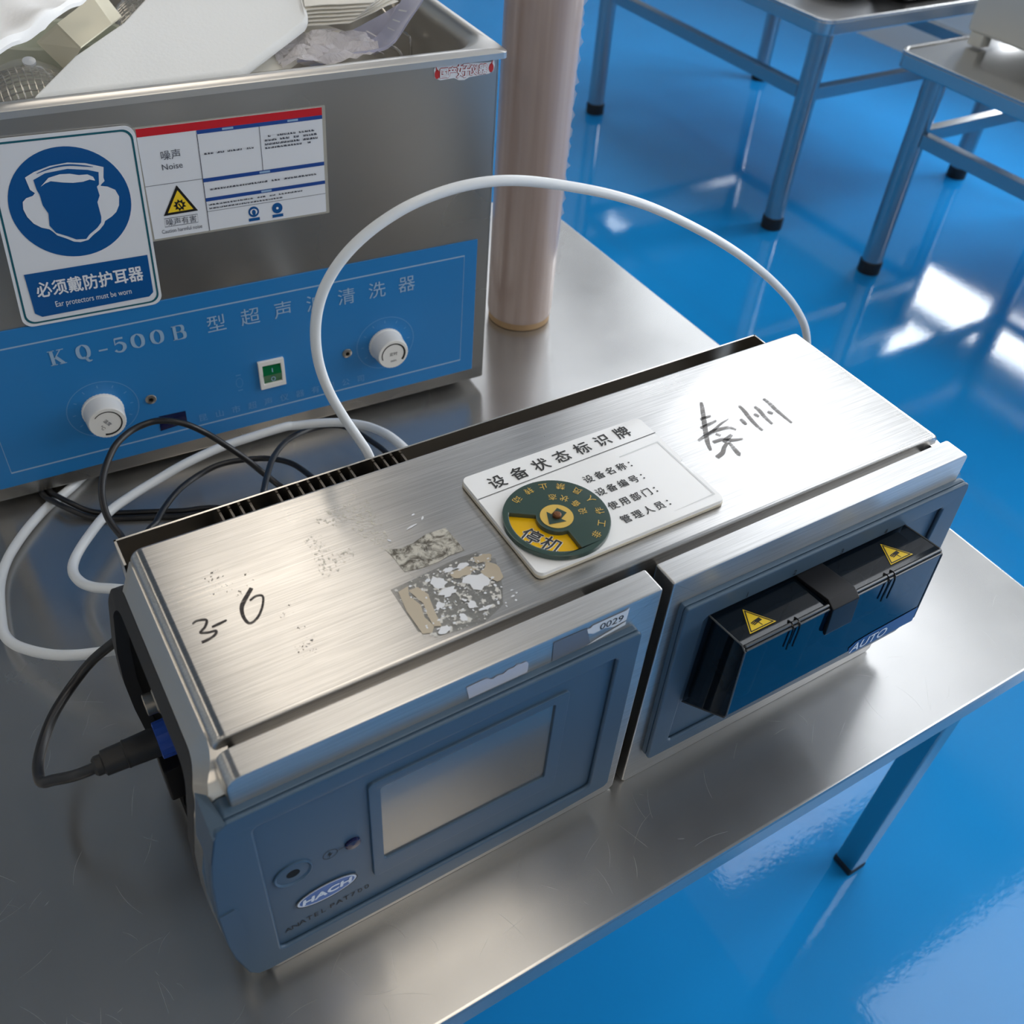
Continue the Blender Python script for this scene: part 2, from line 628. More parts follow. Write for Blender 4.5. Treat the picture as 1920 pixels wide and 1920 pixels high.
# ceiling lamps; the fill and ambient panels are added, unseen
LAMPS = [(.64, 2.3, 0, 'warm ceiling light panel ahead of the work table'), (.64, .05, 0, 'warm ceiling light panel above the front edge of the work table'),
         (.64, -2.2, 0, 'added warm fill panel on the ceiling behind the camera, right one'), (-1.0, -2.2, 0, 'added warm fill panel on the ceiling behind the camera, left one'),  # both added as frontal fill for the upright faces
         (-2.2, 2.6, 0, 'added warm ambient panel on the ceiling near the left wall, far one'), (-2.2, -.6, 0, 'added warm ambient panel on the ceiling near the left wall, near one'),  # both added only to raise the ambient light
         (2.80, 2.05, 1, 'white ceiling light panel over the background tables'), (2.95, -.55, 1, 'white ceiling light panel by the windows, near one'), (2.6, 4.9, 1, 'added white fill panel on the ceiling in the far right corner')]  # last panel is added to brighten the right side
for lx, ly, cool, lb in LAMPS:
    hx, hy = (.62, .95) if cool else (.31, .70)
    r = empty('ceiling_light', (lx, ly, ZC), lb, 'ceiling light', 'ceiling light panels')
    mb = MB(); box(mb, lx - hx - .02, lx + hx + .02, ly - hy - .02, ly + hy + .02, ZC - .03, ZC, 'lamp_frame', .004); mb.build('lamp_frame', r, r)
    mb = MB(); box(mb, lx - hx, lx + hx, ly - hy, ly + hy, ZC - .034, ZC - .028, 'lamp_cool' if cool else 'lamp_warm'); mb.build('diffuser', r, r)

# ================================================================ work table
wt = empty('work_table', (0.14, 0.71, FZ), 'stainless steel work table carrying the analyser and the ultrasonic cleaner', 'table')
mb = MB(); box(mb, -0.60, 0.830, 0.200, 1.23, -0.028, 0.0, 'table_steel', .003, 2)
TT = lambda u, v, d: (u, v, d)
sr = random.Random(21)
for _ in range(150):
    u, v = sr.choice([(sr.uniform(-.22, .02), sr.uniform(.205, .60)), (sr.uniform(-.22, .02), sr.uniform(.205, .45)), (sr.uniform(.05, .80), sr.uniform(.205, .275))])
    a, ln, cv = sr.uniform(0, math.pi), sr.uniform(.004, .035), sr.uniform(-.4, .4)
    ps = [(u + ln * t * math.cos(a + cv * t), v + ln * t * math.sin(a + cv * t)) for t in (0, .33, .66, 1)]
    if all(-.59 < p[0] < .82 and .203 < p[1] < (.280 if p[0] > 0 else 1.2) for p in ps):
        stroke(mb, ps, [.00003, .00013, .00003], TT, .00008, 'scratch', 3)
mb.build('tabletop', wt, wt)
for a in ((-.57, .80, .235, .265), (-.57, .80, 1.165, 1.195)):
    mb = MB(); box(mb, a[0], a[1], a[2], a[3], -.068, -.0285, 'table_steel', .002); mb.build('apron_rail', wt, wt)
for lx, ly in ((.7985, .2495), (-.58, .2495), (.7985, 1.17), (-.58, 1.17)):
    mb = MB(); box(mb, lx, lx + .030, ly, ly + .030, FZ + .012, -.0285, 'tube_steel', .003); leg = mb.build('leg', wt, wt)
    mb = MB(); box(mb, lx - .001, lx + .031, ly - .001, ly + .031, FZ, FZ + .014, 'foot_black', .003); mb.build('leg_cap', leg, wt)

# ================================================================ water analyser
an = empty('water_analyzer', (0.329, 0.39, 0.0), 'brushed steel benchtop water analyser with blue front panels and a touch screen', 'analyser')
# steel cover with rolled ends
mb = MB()
prof = []
for cx, s in ((0.613, 1), (0.045, -1)):
    arc = [(cx + s * .009 * math.sin(math.radians(a)), 0.234 + .009 * math.cos(math.radians(a))) for a in range(0, 91, 15)]
    prof += arc + [(cx + s * .009, 0.021)] if s == 1 else [(cx + s * .009, 0.021)] + arc[::-1]
prism(mb, prof, [], lambda u, v, d: (u, d, v), 0.3165, 0.478, 'brushed_steel', .0030, 4)
mb.build('top_cover', an, an)
mb = MB(); box(mb, .06, .60, .30, .49, 0.0, .022, 'black_void'); mb.build('base_tray', an, an)
for a, b in ((.048, .285), (.345, .610)):
    mb = MB(); box(mb, a, b, .305, .320, .200, .2270, 'brushed_steel', .001); mb.build('bridge_strip', an, an)
# rear rail and heat sink
mb = MB()
box(mb, 0.0325, 0.603, .5085, .510, .06, .2252, 'polished_edge_steel')
box(mb, 0.0325, 0.0340, .484, .510, .15, .2252, 'polished_edge_steel')
box(mb, 0.6015, 0.603, .484, .510, .15, .2252, 'polished_edge_steel')
mb.build('rear_rail', an, an)
mb = MB(); box(mb, .04, .597, .4785, .508, .05, .180, 'dark_fin'); mb.build('heat_sink', an, an)
fx = [.103 + .0073 * k for k in range(4)] + [.1455 + .0081 * k for k in range(8)] + [.2215 + .0075 * k for k in range(4)]
for x in fx:
    mb = MB(); box(mb, x, x + .0016, .479, .508, .180, .2215, 'dark_fin'); mb.build('cooling_fin', an, an)

# side frames and bumpers: rings that bow outwards
BOW = [(0.0, .031), (.02, .021), (.06, .012), (.11, .0085), (.16, .0112), (.19, .0160), (.21, .0205), (.225, .0275), (.236, .0355), (.26, .036)]


def bow(z):
    for (a, xa), (b, xb) in zip(BOW, BOW[1:]):
        if z <= b:
            t = max(0, (z - a) / (b - a))
            t = t * t * (3 - 2 * t) * .5 + t * .5
            return xa + (xb - xa) * t
    return .036


def ring(mb, d0, d1, th, name, side, z0=.008, z1=.2365, y0=.2935, y1=.490, xo=0.0, ymax=9.0):
    ins = [(d0, 0), (d1, 0), (d1, th), (d0, th)]
    loops = []
    for d, t in ins:
        lp = rrect(y0 + d, y1 - d, z0 + d, z1 - d, max(.036 - d * .55, .006), 10)
        dense = []
        for i in range(len(lp)):
            p, q = Vector(lp[i]), Vector(lp[(i + 1) % len(lp)])
            for k in range(4):
                dense.append(p.lerp(q, k / 4))
        loops.append([((bow(p[1]) + t + xo) if side < 0 else .658 - (bow(p[1]) + t + xo), p[0], p[1]) for p in dense])
    n = len(loops[0])
    V = [p for lp in loops for p in lp]
    F = []
    for a in range(4):
        b = (a + 1) % 4
        for i in range(n):
            j = (i + 1) % n
            if max(loops[0][i][1], loops[0][j][1]) < ymax:
                F.append((a * n + i, a * n + j, b * n + j, b * n + i))
    mb.add(V, F, name)


for side in (-1, 1):
    mb = MB(); ring(mb, 0.0, .0150, .010, 'polished_edge_steel', side, y1=.504, ymax=.476); mb.build('side_frame', an, an)
    mb = MB(); ring(mb, .0160, .0280, .009, 'black_rubber', side, y1=.504); mb.build('side_bumper', an, an)
    mb = MB()
    lp_ = rrect(.2935 + .0275, .504 - .0275, .008 + .0275, .2365 - .0275, .0209, 10)
    dn_ = [Vector(lp_[i]).lerp(Vector(lp_[(i + 1) % len(lp_)]), k / 4) for i in range(len(lp_)) for k in range(4)]
    sx = lambda x: x if side < 0 else .658 - x
    nn_ = len(dn_)
    mb.add([(sx(bow(p.y) + .001), p.x, p.y) for p in dn_] + [(sx(.0352), p.x, p.y) for p in dn_],
           [(i, (i + 1) % nn_, nn_ + (i + 1) % nn_, nn_ + i) for i in range(nn_)] + [tuple(nn_ + i for i in range(nn_))], 'black_void')
    mb.build('recess_panel', an, an)
mb = MB()
lathe(mb, [(.0085, 0), (.0085, .006), (.010, .006), (.010, .011), (.0075, .013), (.0075, .019), (.0055, .0195), (.0055, .012)], (.0345, .425, .155), (-1, 0, 0), 'nickel', 28)
mb.build('socket', an, an)
mb = MB(); box(mb, .012, .033, .418, .440, .045, .084, 'black_satin', .002); mb.build('socket_block', an, an)
mb = MB()
for off in (0.0,):
    P = spline([(.030, .425, .050), (.020, .419, .040), (.0205, .412, .022), (.030, .398, .018), (.024, .392, .012), (.019, .381, .006), (.0215, .366, .004), (.030, .357, .004), (.038, .353, .005)], 6)
    V, F = [], []
    for i, p in enumerate(P):
        V += [tuple(p + Vector((0, 0, .0035))), tuple(p - Vector((0, 0, .0035 if p.z > .0045 else .003)))]
        if i:
            F.append((2 * i - 2, 2 * i - 1, 2 * i + 1, 2 * i))
    mb.add(V, F, 'cable_black')
mb.build('cap_tether', an, an, label='thin black cap tether hanging from the left end')


# steel front housings
def housing(xl, xr, rl, rr):
    mb = MB()
    n = 5
    P = []
    for cx, r, a0 in ((xr - rr, rr, 0), (xl + rl, rl, 90)):
        for k in range(n + 1):
            a = math.radians(a0 + 90 * k / n)
            P.append((cx + r * math.cos(a), .2435 - r + r * math.sin(a)))
    P += [(xl, .004), (xl + .004, 0.0), (xr - .004, 0.0), (xr, .004)]
    prism(mb, P, [], lambda u, v, d: (u, d, v), .289, .309, 'housing_steel', .0016, 2)
    return mb.build('front_housing', an, an)


housing(.0345, .3234, .009, .0015)
housing(.3322, .6225, .0015, .006)

# left panel
FP = front(.2810)
LP = [(.0225, .2145), (.0205, .2080), (.0155, .1842), (.0128, .1643), (.0102, .1214), (.0112, .085), (.0130, .0600), (.0185, .0320), (.0235, .0245), (.0310, .0222),
      (.2400, .0245), (.3050, .0290), (.3085, .0330), (.3060, .2160), (.3035, .2190), (.0290, .2190)]
RECL = rrect(.0415, .2890, .0420, .2020, .004, 3)
mb = MB()
prism(mb, LP, [], FP, -.0035, -.0170, 'blue_plastic', .0015)
prism(mb, LP, [RECL], FP, .0000, -.0036, 'blue_plastic', .0016, 3)
# raised prong at the upper left corner
V = [(.0205, .2810, .2080), (.0155, .2810, .1842), (.0290, .2812, .2190), (.0200, .3000, .2300), (.0145, .3000, .1900), (.0255, .3000, .2230)]
mb.add(V, [(0, 1, 4, 3), (0, 3, 5, 2), (2, 5, 3, 0)], 'blue_plastic')
lp = mb.build('front_panel', an, an, label='blue front panel with touch screen, left half')
mb = MB()
prism(mb, rrect(.1105, .2545, .0720, .1875, .004, 3), [rrect(.1185, .2440, .0900, .1790, .002, 2)], FP, -.0015, -.0040, 'blue_plastic', .0007)
mb.build('screen_surround', lp, an)
mb = MB(); prism(mb, rrect(.1183, .2442, .0898, .1792, .002, 2), [], FP, -.0032, -.0045, 'screen_glass'); mb.build('touch_screen', lp, an)
# finger grip step at the left end
mb = MB()
prism(mb, [(.0115, .125), (.0205, .1265), (.0228, .123), (.0235, .0800), (.0225, .0700), (.0190, .0640), (.0150, .0625), (.0135, .066), (.0118, .085)], [], FP, .0010, -.0010, 'blue_plastic')
mb.build('grip_pad', lp, an)
mb = MB()
lathe(mb, [(.0125, -.0038), (.0125, -.0025), (.0117, -.0022), (.0105, -.0032), (.0045, -.0030), (.0040, -.006)], (.0588, .2810, .1268), (0, -1, 0), 'blue_plastic', 36)
lathe(mb, [(.0042, -.0032), (.0, -.0034)], (.0588, .2810, .1268), (0, -1, 0), 'black_void', 24)
mb.build('port', lp, an)
mb = MB(); lathe(mb, [(.0053, -.0037), (.0053, -.0022), (.0046, -.0014), (.0, -.0011)], (.0983, .2810, .1285), (0, -1, 0), 'led_blue', 28)
mb.build('indicator_light', lp, an)
IN = front(.2845)
mb = MB()
ringflat(mb, ellipse(.0833, .1277, .0050, .0050, 28), ellipse(.0833, .1277, .0045, .0045, 28), IN, .0003, 'panel_ink')
stroke(mb, [(.0888, .1280), (.0928, .1283)], .0005, IN, .0003, 'panel_ink', 2)
flat(mb, [(.0836, .1308), (.0812, .1272), (.0829, .1274), (.0822, .1246), (.0852, .1284), (.0836, .1282)], IN, .0003, 'panel_ink')
mb.build('power_symbol', lp, an)
mb = MB()
spaced(mb, 'ANATEL', IN, .0490, .0575, .0738, .0590, .0003, .0052, 'panel_ink')
mb.build('maker_lettering', lp, an)
mb = MB()
spaced(mb, 'PAT700', IN, .0802, .0595, .1052, .0608, .0003, .0052, 'panel_ink')
mb.build('model_lettering', lp, an)
mb = MB()
flat(mb, ellipse(.0780, .0848, .0213, .0100, 48), IN, .0010, 'badge_white')
ringflat(mb, ellipse(.0780, .0848, .0213, .0100, 48), ellipse(.0780, .0848, .0206, .0094, 48), IN, .0012, 'panel_ink')
flat(mb, ellipse(.0780, .0848, .0190, .0081, 48), IN, .0012, 'badge_blue')
text(mb, 'HACH', IN, .0780, .0848, .0014, .0064, 'badge_white', 0, 1.35, 'c', .0005, .15)
mb.build('logo_badge', lp, an)

# right panel with the sample door
RP = [(.3430, .2200), (.3420, .2150), (.3455, .0400), (.3480, .0350), (.6050, .0285), (.6350, .0290), (.6420, .0340), (.6435, .0660), (.6395, .1200), (.6310, .2100), (.6290, .2150), (.6240, .2175)]
RECR = [(.3625, .1980), (.3640, .0520), (.3665, .0490), (.6080, .0440), (.6110, .0470), (.6080, .1960), (.6050, .1990), (.3655, .2010)]
mb = MB()
prism(mb, RP, [], FP, -.0035, -.0085, 'blue_plastic', .0015)
prism(mb, RP, [RECR], FP, .0000, -.0036, 'blue_plastic', .0016, 3)
rp = mb.build('front_panel', an, an, label='blue front panel with the sample door, right half')
for ch, u, v in (('1', .399, .2062), ('2', .4442, .2062), ('3', .4920, .2050), ('4', .5390, .2040)):
    mb = MB(); text(mb, ch, FP, u, v, .0004, .0052, 'panel_ink'); mb.build('door_number', rp, an)

DX0, DX1 = .3690, .5650
mb = MB()
# smoked hinged cover: top, front, left and right walls, open towards the panel
sec = [(.2835, .1975), (.2500, .2015), (.2462, .1985), (.2425, .1300), (.2440, .1260), (.2835, .0965)]


def wall(mb, a, b, name):
    (ya, za), (yb, zb) = a, b
    mb.add([(DX0, ya, za), (DX1, ya, za), (DX1, yb, zb), (DX0, yb, zb)], [(0, 1, 2, 3)], name)


wall(mb, sec[0], sec[1], 'smoked_acrylic')
wall(mb, sec[1], sec[2], 'black_gloss')
wall(mb, sec[2], sec[3], 'smoked_front_reflection')
wall(mb, sec[3], sec[4], 'black_gloss')
wall(mb, sec[4], sec[5], 'smoked_acrylic')
for x in (DX0, DX1):
    mb.add([(x, y, z) for y, z in sec], [tuple(range(6))], 'smoked_acrylic')
door = mb.build('sample_door', rp, an, smooth=False, label='smoked black sample door')
mb = MB()
for a, b in ((DX0 + .001, .4470), (.4745, DX1 - .001)):
    tube(mb, [(a, .2482, .2018), ((a + b) / 2, .2482, .2018), (b, .2482, .2018)], .0012, 'edge_highlight', 8, 2, 0)
    tube(mb, [(a, .2464, .1995), ((a + b) / 2, .2464, .1995), (b, .2464, .1995)], .0009, 'edge_highlight', 8, 2, 0)
for a in (.4115, .4175, .5060, .5125):
    tube(mb, [(a, .2515, .2020), (a, .2478, .2026), (a, .2450, .1985), (a - .001, .2440, .1850), (a - .0012, .2436, .1800)], .0007, 'black_gloss', 6, 3, 0)
for x in (DX0, DX1):
    tube(mb, [(x, .2835, .1975), (x, .2500, .2015), (x, .2462, .1985), (x, .2425, .1300), (x, .2440, .1260), (x, .2835, .0965)], .0007, 'edge_highlight', 6, 1, 0)
mb.build('door_rib', rp, an)
# interior rack seen through the smoked cover
mb = MB()
box(mb, DX0 + .004, DX1 - .004, .272, .2830, .100, .192, 'black_satin', .001)
box(mb, DX0 + .004, DX1 - .004, .252, .272, .150, .156, 'black_satin', .001)
for k in range(4):
    lathe(mb, [(.0125, 0), (.0125, .05), (.0095, .056), (.0095, .064), (0, .064)], (.395 + .0475 * k, .2630, .1285), (0, 0, 1), 'black_gloss', 24)
mb.build('vial_rack', rp, an)
mb = MB()
prism(mb, [(.2835, .2005), (.2505, .2055), (.2435, .2010), (.2415, .1760), (.2425, .1745), (.2448, .1760), (.2465, .1985), (.2520, .2018), (.2835, .1978)], [], lambda u, v, d: (d, u, v), .4475, .4740, 'black_satin', .0008)
mb.build('latch', rp, an)
# warning triangles on the door top
DT = lambda u, v, d: (u, v, .2015 + (v - .25) * (-.004 / .0335) + d)


def warn_tri(cx, cy, s, fm, d, mb, hand=True):
    def tri(k):
        return [(cx - s * .866 * k, cy - s * .5 * k), (cx + s * .866 * k, cy - s * .5 * k), (cx, cy + s * k)]
    flat(mb, tri(1.0), fm, d, 'label_yellow')
    t1, t2 = tri(.90), tri(.78)
    ringflat(mb, t1, t2, fm, d + .0002, 'ink_black')
    if hand:
        flat(mb, [(cx - .10 * s, cy + .10 * s), (cx + .30 * s, cy + .16 * s), (cx + .32 * s, cy - .06 * s), (cx + .02 * s, cy - .10 * s), (cx - .05 * s, cy - .02 * s)], fm, d + .0002, 'ink_black')
        for a, b in ((-.10, .08), (-.08, .0), (-.04, -.08)):
            stroke(mb, [(cx + a * s + .05 * s, cy + b * s), (cx + a * s - .24 * s, cy + b * s - .06 * s)], s * .06, fm, d + .0002, 'ink_black', 2)
        stroke(mb, [(cx + .06 * s, cy - .08 * s), (cx + .10 * s, cy - .34 * s)], s * .05, fm, d + .0002, 'ink_black', 2)


for cx in (.3925, .5300):
    mb = MB(); warn_tri(cx, .2622, .0138, DT, .0005, mb); mb.build('warning_label', rp, an)
# AUTO badge on the door front
FD = lambda u, v, d: (u, .2425 + (v - .13) * (.0037 / .0685) - d, v)
mb = MB()
flat(mb, [(.4900, .1345), (.4915, .1290), (.4950, .1262), (.5640, .1262), (.5640, .1420), (.5100, .1400), (.4960, .1385)][::-1], FD, .0005, 'auto_blue')
text(mb, 'AUTO', FD, .5125, .1325, .0008, .0090, 'badge_white', 0, 1.1, 'c', .0002, .22)
mb.build('door_badge', rp, an)

# paper label remains on the steel front
FS = front(.2890)
mb = MB()
flat(mb, [(.1785, .2330), (.1806, .2205), (.2216, .2205), (.2220, .2290), (.2199, .2326), (.2160, .2322), (.2140, .2340), (.2110, .2318), (.2070, .2325), (.2040, .2300), (.2000, .2312), (.1960, .2298), (.1920, .2335)], FS, .0005, 'torn_label')
mb.build('torn_label', an, an)
mb = MB()
flat(mb, [(.2640, .2375), (.2670, .2372), (.2680, .2390), (.2940, .2392), (.2965, .2405), (.2958, .2290), (.2860, .2275), (.2790, .2305), (.2700, .2300), (.2655, .2325)], FS, .0006, 'label_white')
flat(mb, [(.2960, .2275), (.2958, .2240), (.2690, .2205), (.2660, .2205), (.2740, .2230)], FS, .0006, 'label_white')
text(mb, '0029', FS, .2835, .2335, .0008, .0060, 'ink_black', -.05, 1.1)
flat(mb, [(.2391, .2389), (.2640, .2385), (.2690, .2205), (.2400, .2200)], FS, .0004, 'label_ghost')
mb.build('number_label', an, an)

# handwriting in marker pen on the cover
mb = MB()
h = .0004
stroke(mb, [(.0535, .4004), (.0567, .4015), (.0617, .3995), (.0592, .3947), (.0555, .3920), (.0594, .3899), (.0638, .3890), (.0630, .3868), (.0597, .3851), (.0540, .3843)], [.0010, .0013, .0016, .0014, .0013, .0016, .0014, .0018], TOP, h, 'marker_ink')
stroke(mb, [(.0628, .3928), (.0671, .3932), (.0722, .3939)], [.0012, .0017, .0010], TOP, h, 'marker_ink')
stroke(mb, [(.0940, .4113), (.0893, .4065), (.0842, .4007), (.0821, .3948), (.0819, .3887), (.0834, .3852), (.0877, .3863), (.0923, .3908), (.0962, .3972), (.0976, .4021), (.0943, .4039), (.0896, .4021)], [.0024, .0028, .0020, .0015, .0014, .0014, .0013], TOP, h, 'marker_ink')
mb.build('handwriting', an, an, label='dark handwritten marker number')
mb = MB()
for s in ([(.4986, .4173), (.4979, .4104), (.4956, .4005), (.4942, .3911), (.4944, .3845)], [(.5093, .4108), (.5093, .4048), (.5075, .3962), (.5069, .3871)], [(.5230, .4154), (.5232, .4084), (.5223, .4008), (.5221, .3928), (.5220, .3812)]):
    stroke(mb, s, [.0024, .0036, .0032, .0020], TOP, h, 'marker_faded')
for s in ([(.4883, .4034), (.4879, .3997), (.4876, .3960)], [(.5023, .4035), (.5037, .3992)], [(.5143, .4011), (.5164, .3969)]):
    stroke(mb, s, [.0024, .0036, .0022], TOP, h, 'marker_faded')
for s, ww in (([(.4590, .4172), (.4627, .4176), (.4692, .4172)], [.0016, .0020, .0012]), ([(.4523, .4090), (.4605, .4095), (.4692, .4105)], [.0016, .0022, .0012]),
              ([(.4735, .4345), (.4709, .4300), (.4620, .4170), (.4554, .4074), (.4461, .3933), (.4420, .3844)], [.0016, .0026, .0030, .0030, .0016]),
              ([(.4407, .3975), (.4517, .4002), (.4619, .4011), (.4705, .3999), (.4740, .3981), (.4760, .3945)], [.0018, .0026, .0024, .0010]),
              ([(.4476, .3992), (.4600, .4021), (.4697, .4057), (.4794, .4078)], [.0026, .0020, .0014, .0006]),
              ([(.4582, .3980), (.4602, .3944)], [.0016, .0020]), ([(.4497, .3908), (.4583, .3902), (.4645, .3863), (.4732, .3834)], [.0026, .0024, .0024, .0014]),
              ([(.4687, .3913), (.4618, .3891), (.4573, .3877)], [.0020, .0030, .0016]), ([(.4596, .3858), (.4529, .3818), (.4479, .3778), (.4407, .3757)], [.0020, .0026, .0028, .0028]),
              ([(.4607, .3852), (.4593, .3771), (.4585, .3717), (.4594, .3702)], [.0018, .0026, .0030, .0026])):
    stroke(mb, s, [k * 1.3 for k in ww], TOP, h + .00005, 'marker_faded')
mb.build('handwriting', an, an, label='faded grey handwritten characters')

# adhesive and paper residue of removed stickers
mb = MB()
RS = random.Random(3)


def blob(cx, cy, rx, ry, n=14, j=.35):
    return [(cx + rx * math.cos(2 * math.pi * k / n) * (1 + RS.uniform(-j, j)), cy + ry * math.sin(2 * math.pi * k / n) * (1 + RS.uniform(-j, j))) for k in range(n)]


flat(mb, [(.1690, .3700), (.1816, .3710), (.2200, .3745), (.2330, .3735), (.2412, .3627), (.2330, .3400), (.2256, .3265), (.2077, .3195), (.1790, .3230), (.1690, .3320)], TOP, .00015, 'residue_haze')
flat(mb, [(.1815, .4030), (.1900, .3995), (.2000, .4000), (.2110, .4035), (.2190, .4030), (.2258, .4027), (.2264, .3946), (.2269, .3787), (.2150, .3790), (.2063, .3771), (.1950, .3775), (.1836, .3796), (.1827, .3956)], TOP, .00030, 'residue_grey')
flat(mb, [(.1703, .3685), (.1816, .3710), (.2316, .3723), (.2412, .3627), (.2256, .3278), (.2077, .3190), (.1760, .3235), (.1703, .3263)], TOP, .00030, 'residue_speckle')
flat(mb, [(.1725, .3660), (.1800, .3675), (.1770, .3600), (.1800, .3500), (.1775, .3400), (.1795, .3310), (.1760, .3270), (.1705, .3290), (.1700, .3500)], TOP, .00045, 'paper_tan')
flat(mb, [(.1785, .3640), (.1850, .3640), (.1880, .3560), (.1850, .3400), (.1835, .3290), (.1790, .3310), (.1800, .3420), (.1820, .3500), (.1795, .3600)], TOP, .00045, 'paper_tan')
for p in ((.2170, .3620, .008, .0042), (.2330, .3540, .0055, .0075), (.2330, .3665, .006, .004)):
    flat(mb, blob(*p), TOP, .00045, 'paper_tan')
for p in ((.1985, .3610, .0045, .0050), (.2090, .3680, .0035, .0022), (.2190, .3670, .0036, .0028), (.2000, .3520, .0055, .0035), (.2210, .3510, .0085, .0065), (.2080, .3350, .0032, .0036),
          (.1985, .3290, .0024, .0034), (.1840, .3255, .0045, .0028), (.1905, .3440, .0025, .0028), (.2150, .3290, .0050, .0012), (.1930, .3660, .0022, .0012)):
    flat(mb, blob(*p), TOP, .00050, 'paper_white')
for _ in range(80):
    u, v = RS.uniform(.175, .238), RS.uniform(.324, .370)
    flat(mb, blob(u, v, RS.uniform(.0004, .0013), RS.uniform(.0004, .0011), 8), TOP, .00055, 'paper_white')
flat(mb, [(.150, .447), (.158, .455), (.192, .452), (.190, .441), (.160, .438)], TOP, .00030, 'residue_dust')
flat(mb, [(.172, .441), (.190, .441), (.188, .405), (.180, .402), (.170, .430)], TOP, .00034, 'residue_dust')
flat(mb, [(.138, .436), (.150, .437), (.150, .400), (.136, .398)], TOP, .00030, 'residue_dust')
flat(mb, [(.145, .413), (.165, .416), (.160, .405), (.146, .404)], TOP, .00036, 'residue_dust')
for s in ([(.2020, .4130), (.2060, .4142), (.2105, .4148)], [(.2150, .4165), (.2175, .4195)], [(.2110, .4235), (.2135, .4243)], [(.1865, .4105), (.1880, .4080)]):
    stroke(mb, s, [.0005, .0016, .0006], TOP, .0004, 'paper_white')
mb.build('sticker_residue', an, an)
mb = MB()
for q in ([(.060, .432), (.085, .437), (.086, .429), (.062, .426)], [(.068, .424), (.098, .4265), (.100, .417), (.072, .414)], [(.076, .4135), (.096, .415), (.090, .408), (.078, .408)],
          [(.100, .387), (.116, .389), (.112, .379), (.101, .380)], [(.100, .357), (.114, .361), (.110, .346), (.100, .347)], [(.104, .370), (.112, .371), (.111, .366), (.104, .366)]):
    flat(mb, q, TOP, .00025, 'residue_dots')
mb.build('glue_dots', an, an)

# ================================================================ equipment status card
cdz = .2436
sc = empty('status_card', (.3335, .3845, cdz), 'white equipment status card with a green dial lying on the analyser cover', 'sign')
CT = lambda u, v, d: (u, v, cdz + d)
mb = MB(); prism(mb, rrect(.2552, .4118, .3325, .4365, .005), [], CT, 0, .0022, 'card_edge', .0004); mb.build('back_plate', sc, sc)
mb = MB()
notch = []
oc = rrect(.2556, .4114, .3330, .4362, .005)
right_notch = [(.4114, .3645)] + [(.4114 - .0052 * math.cos(math.radians(a)), .3730 + .0085 * math.sin(math.radians(a))) for a in range(-80, 81, 16)] + [(.4114, .3815)]
outl = oc[18:] + right_notch + oc[:18]
prism(mb, outl, [], CT, .0026, .0052, 'card_white', .0004)
prism(mb, rrect(.2556, .4114, .3330, .4362, .005), [], CT, .0021, .0027, 'card_white')
mb.build('card_plate', sc, sc)
mb = MB()
stroke(mb, [(.2556, .4115), (.4114, .4150)], .0006, CT, .0055, 'ink_black', 2)
spaced(mb, '设备状态标识牌', CT, .2765, .4215, .3885, .4265, .0055, .0118, 'ink_black', .04, 1.0, .0002)
for s, v in (('设备名称：', .3945), ('设备编号：', .3795), ('使用部门：', .3640), ('管理人员：', .3490)):
    spaced(mb, s, CT, .3360, v, .3745, v, .0055, .0072, 'ink_black', 0.0, 1.0, .00012)
mb.build('lettering', sc, sc)
mb = MB()
ringflat(mb, [(.3700, .4045), (.4068, .4060), (.4078, .3400), (.3705, .3395)], [(.3700, .4035), (.4055, .4047), (.4064, .3412), (.3705, .3397)], CT, .00535, 'pocket_clear')
mb.build('card_pocket', sc, sc)
# dial with a window
cx, cy, r0 = .2920, .3690, .0368
win = ellipse(cx, cy, .0322, .0322, 24, 146, 268) + ellipse(cx, cy, .0142, .0142, 14, 268, 146)
mb = MB(); prism(mb, ellipse(cx, cy, r0, r0, 64), [win], CT, .0056, .0098, 'dial_green', .0006); dial = mb.build('dial', sc, sc)
mb = MB(); flat(mb, ellipse(cx, cy, .0335, .0335, 40), CT, .0060, 'dial_yellow')
for ch, a, rr in (('停', -167, .0236), ('机', -130, .0236)):
    a = math.radians(a)
    text(mb, ch, CT, cx + rr * math.cos(a), cy + rr * math.sin(a), .0062, .0128, 'card_white', math.radians(-62), 1.0, 'c', .0006)
    text(mb, ch, CT, cx + rr * math.cos(a), cy + rr * math.sin(a), .0064, .0128, 'ink_black', math.radians(-62), 1.0, 'c', .0002)
mb.build('status_window', sc, sc)
mb = MB()
for ch, a in zip('非工作人员禁止转动', (-62, -40, -17, 7, 29, 52, 75, 97, 120)):
    t = math.radians(a)
    text(mb, ch, CT, cx + .0302 * math.cos(t), cy + .0302 * math.sin(t), .0101, .0060, 'dial_gold', t + math.pi / 2)
for ch, a in zip('设备状态', (-12, 14, 41, 66)):
    t = math.radians(a)
    text(mb, ch, CT, cx + .0188 * math.cos(t), cy + .0188 * math.sin(t), .0101, .0056, 'dial_gold', t + math.pi / 2)
flat(mb, ellipse(cx, cy, .0114, .0114, 40), CT, .0101, 'dial_gold')
ar = math.radians(207)
rot = lambda x, y: (cx + x * math.cos(ar) - y * math.sin(ar), cy + x * math.sin(ar) + y * math.cos(ar))
flat(mb, [rot(*p) for p in ((.0100, 0), (.0005, .0078), (.0005, .0038), (-.0070, .0038), (-.0070, -.0038), (.0005, -.0038), (.0005, -.0078))], CT, .0103, 'dial_green')
mb.build('dial_print', dial, sc)
mb = MB(); lathe(mb, [(.0030, 0), (.0030, .0018), (.0022, .0026), (0, .0028)], (cx, cy, cdz + .0102), (0, 0, 1), 'rust', 24); mb.build('pivot_screw', sc, sc)

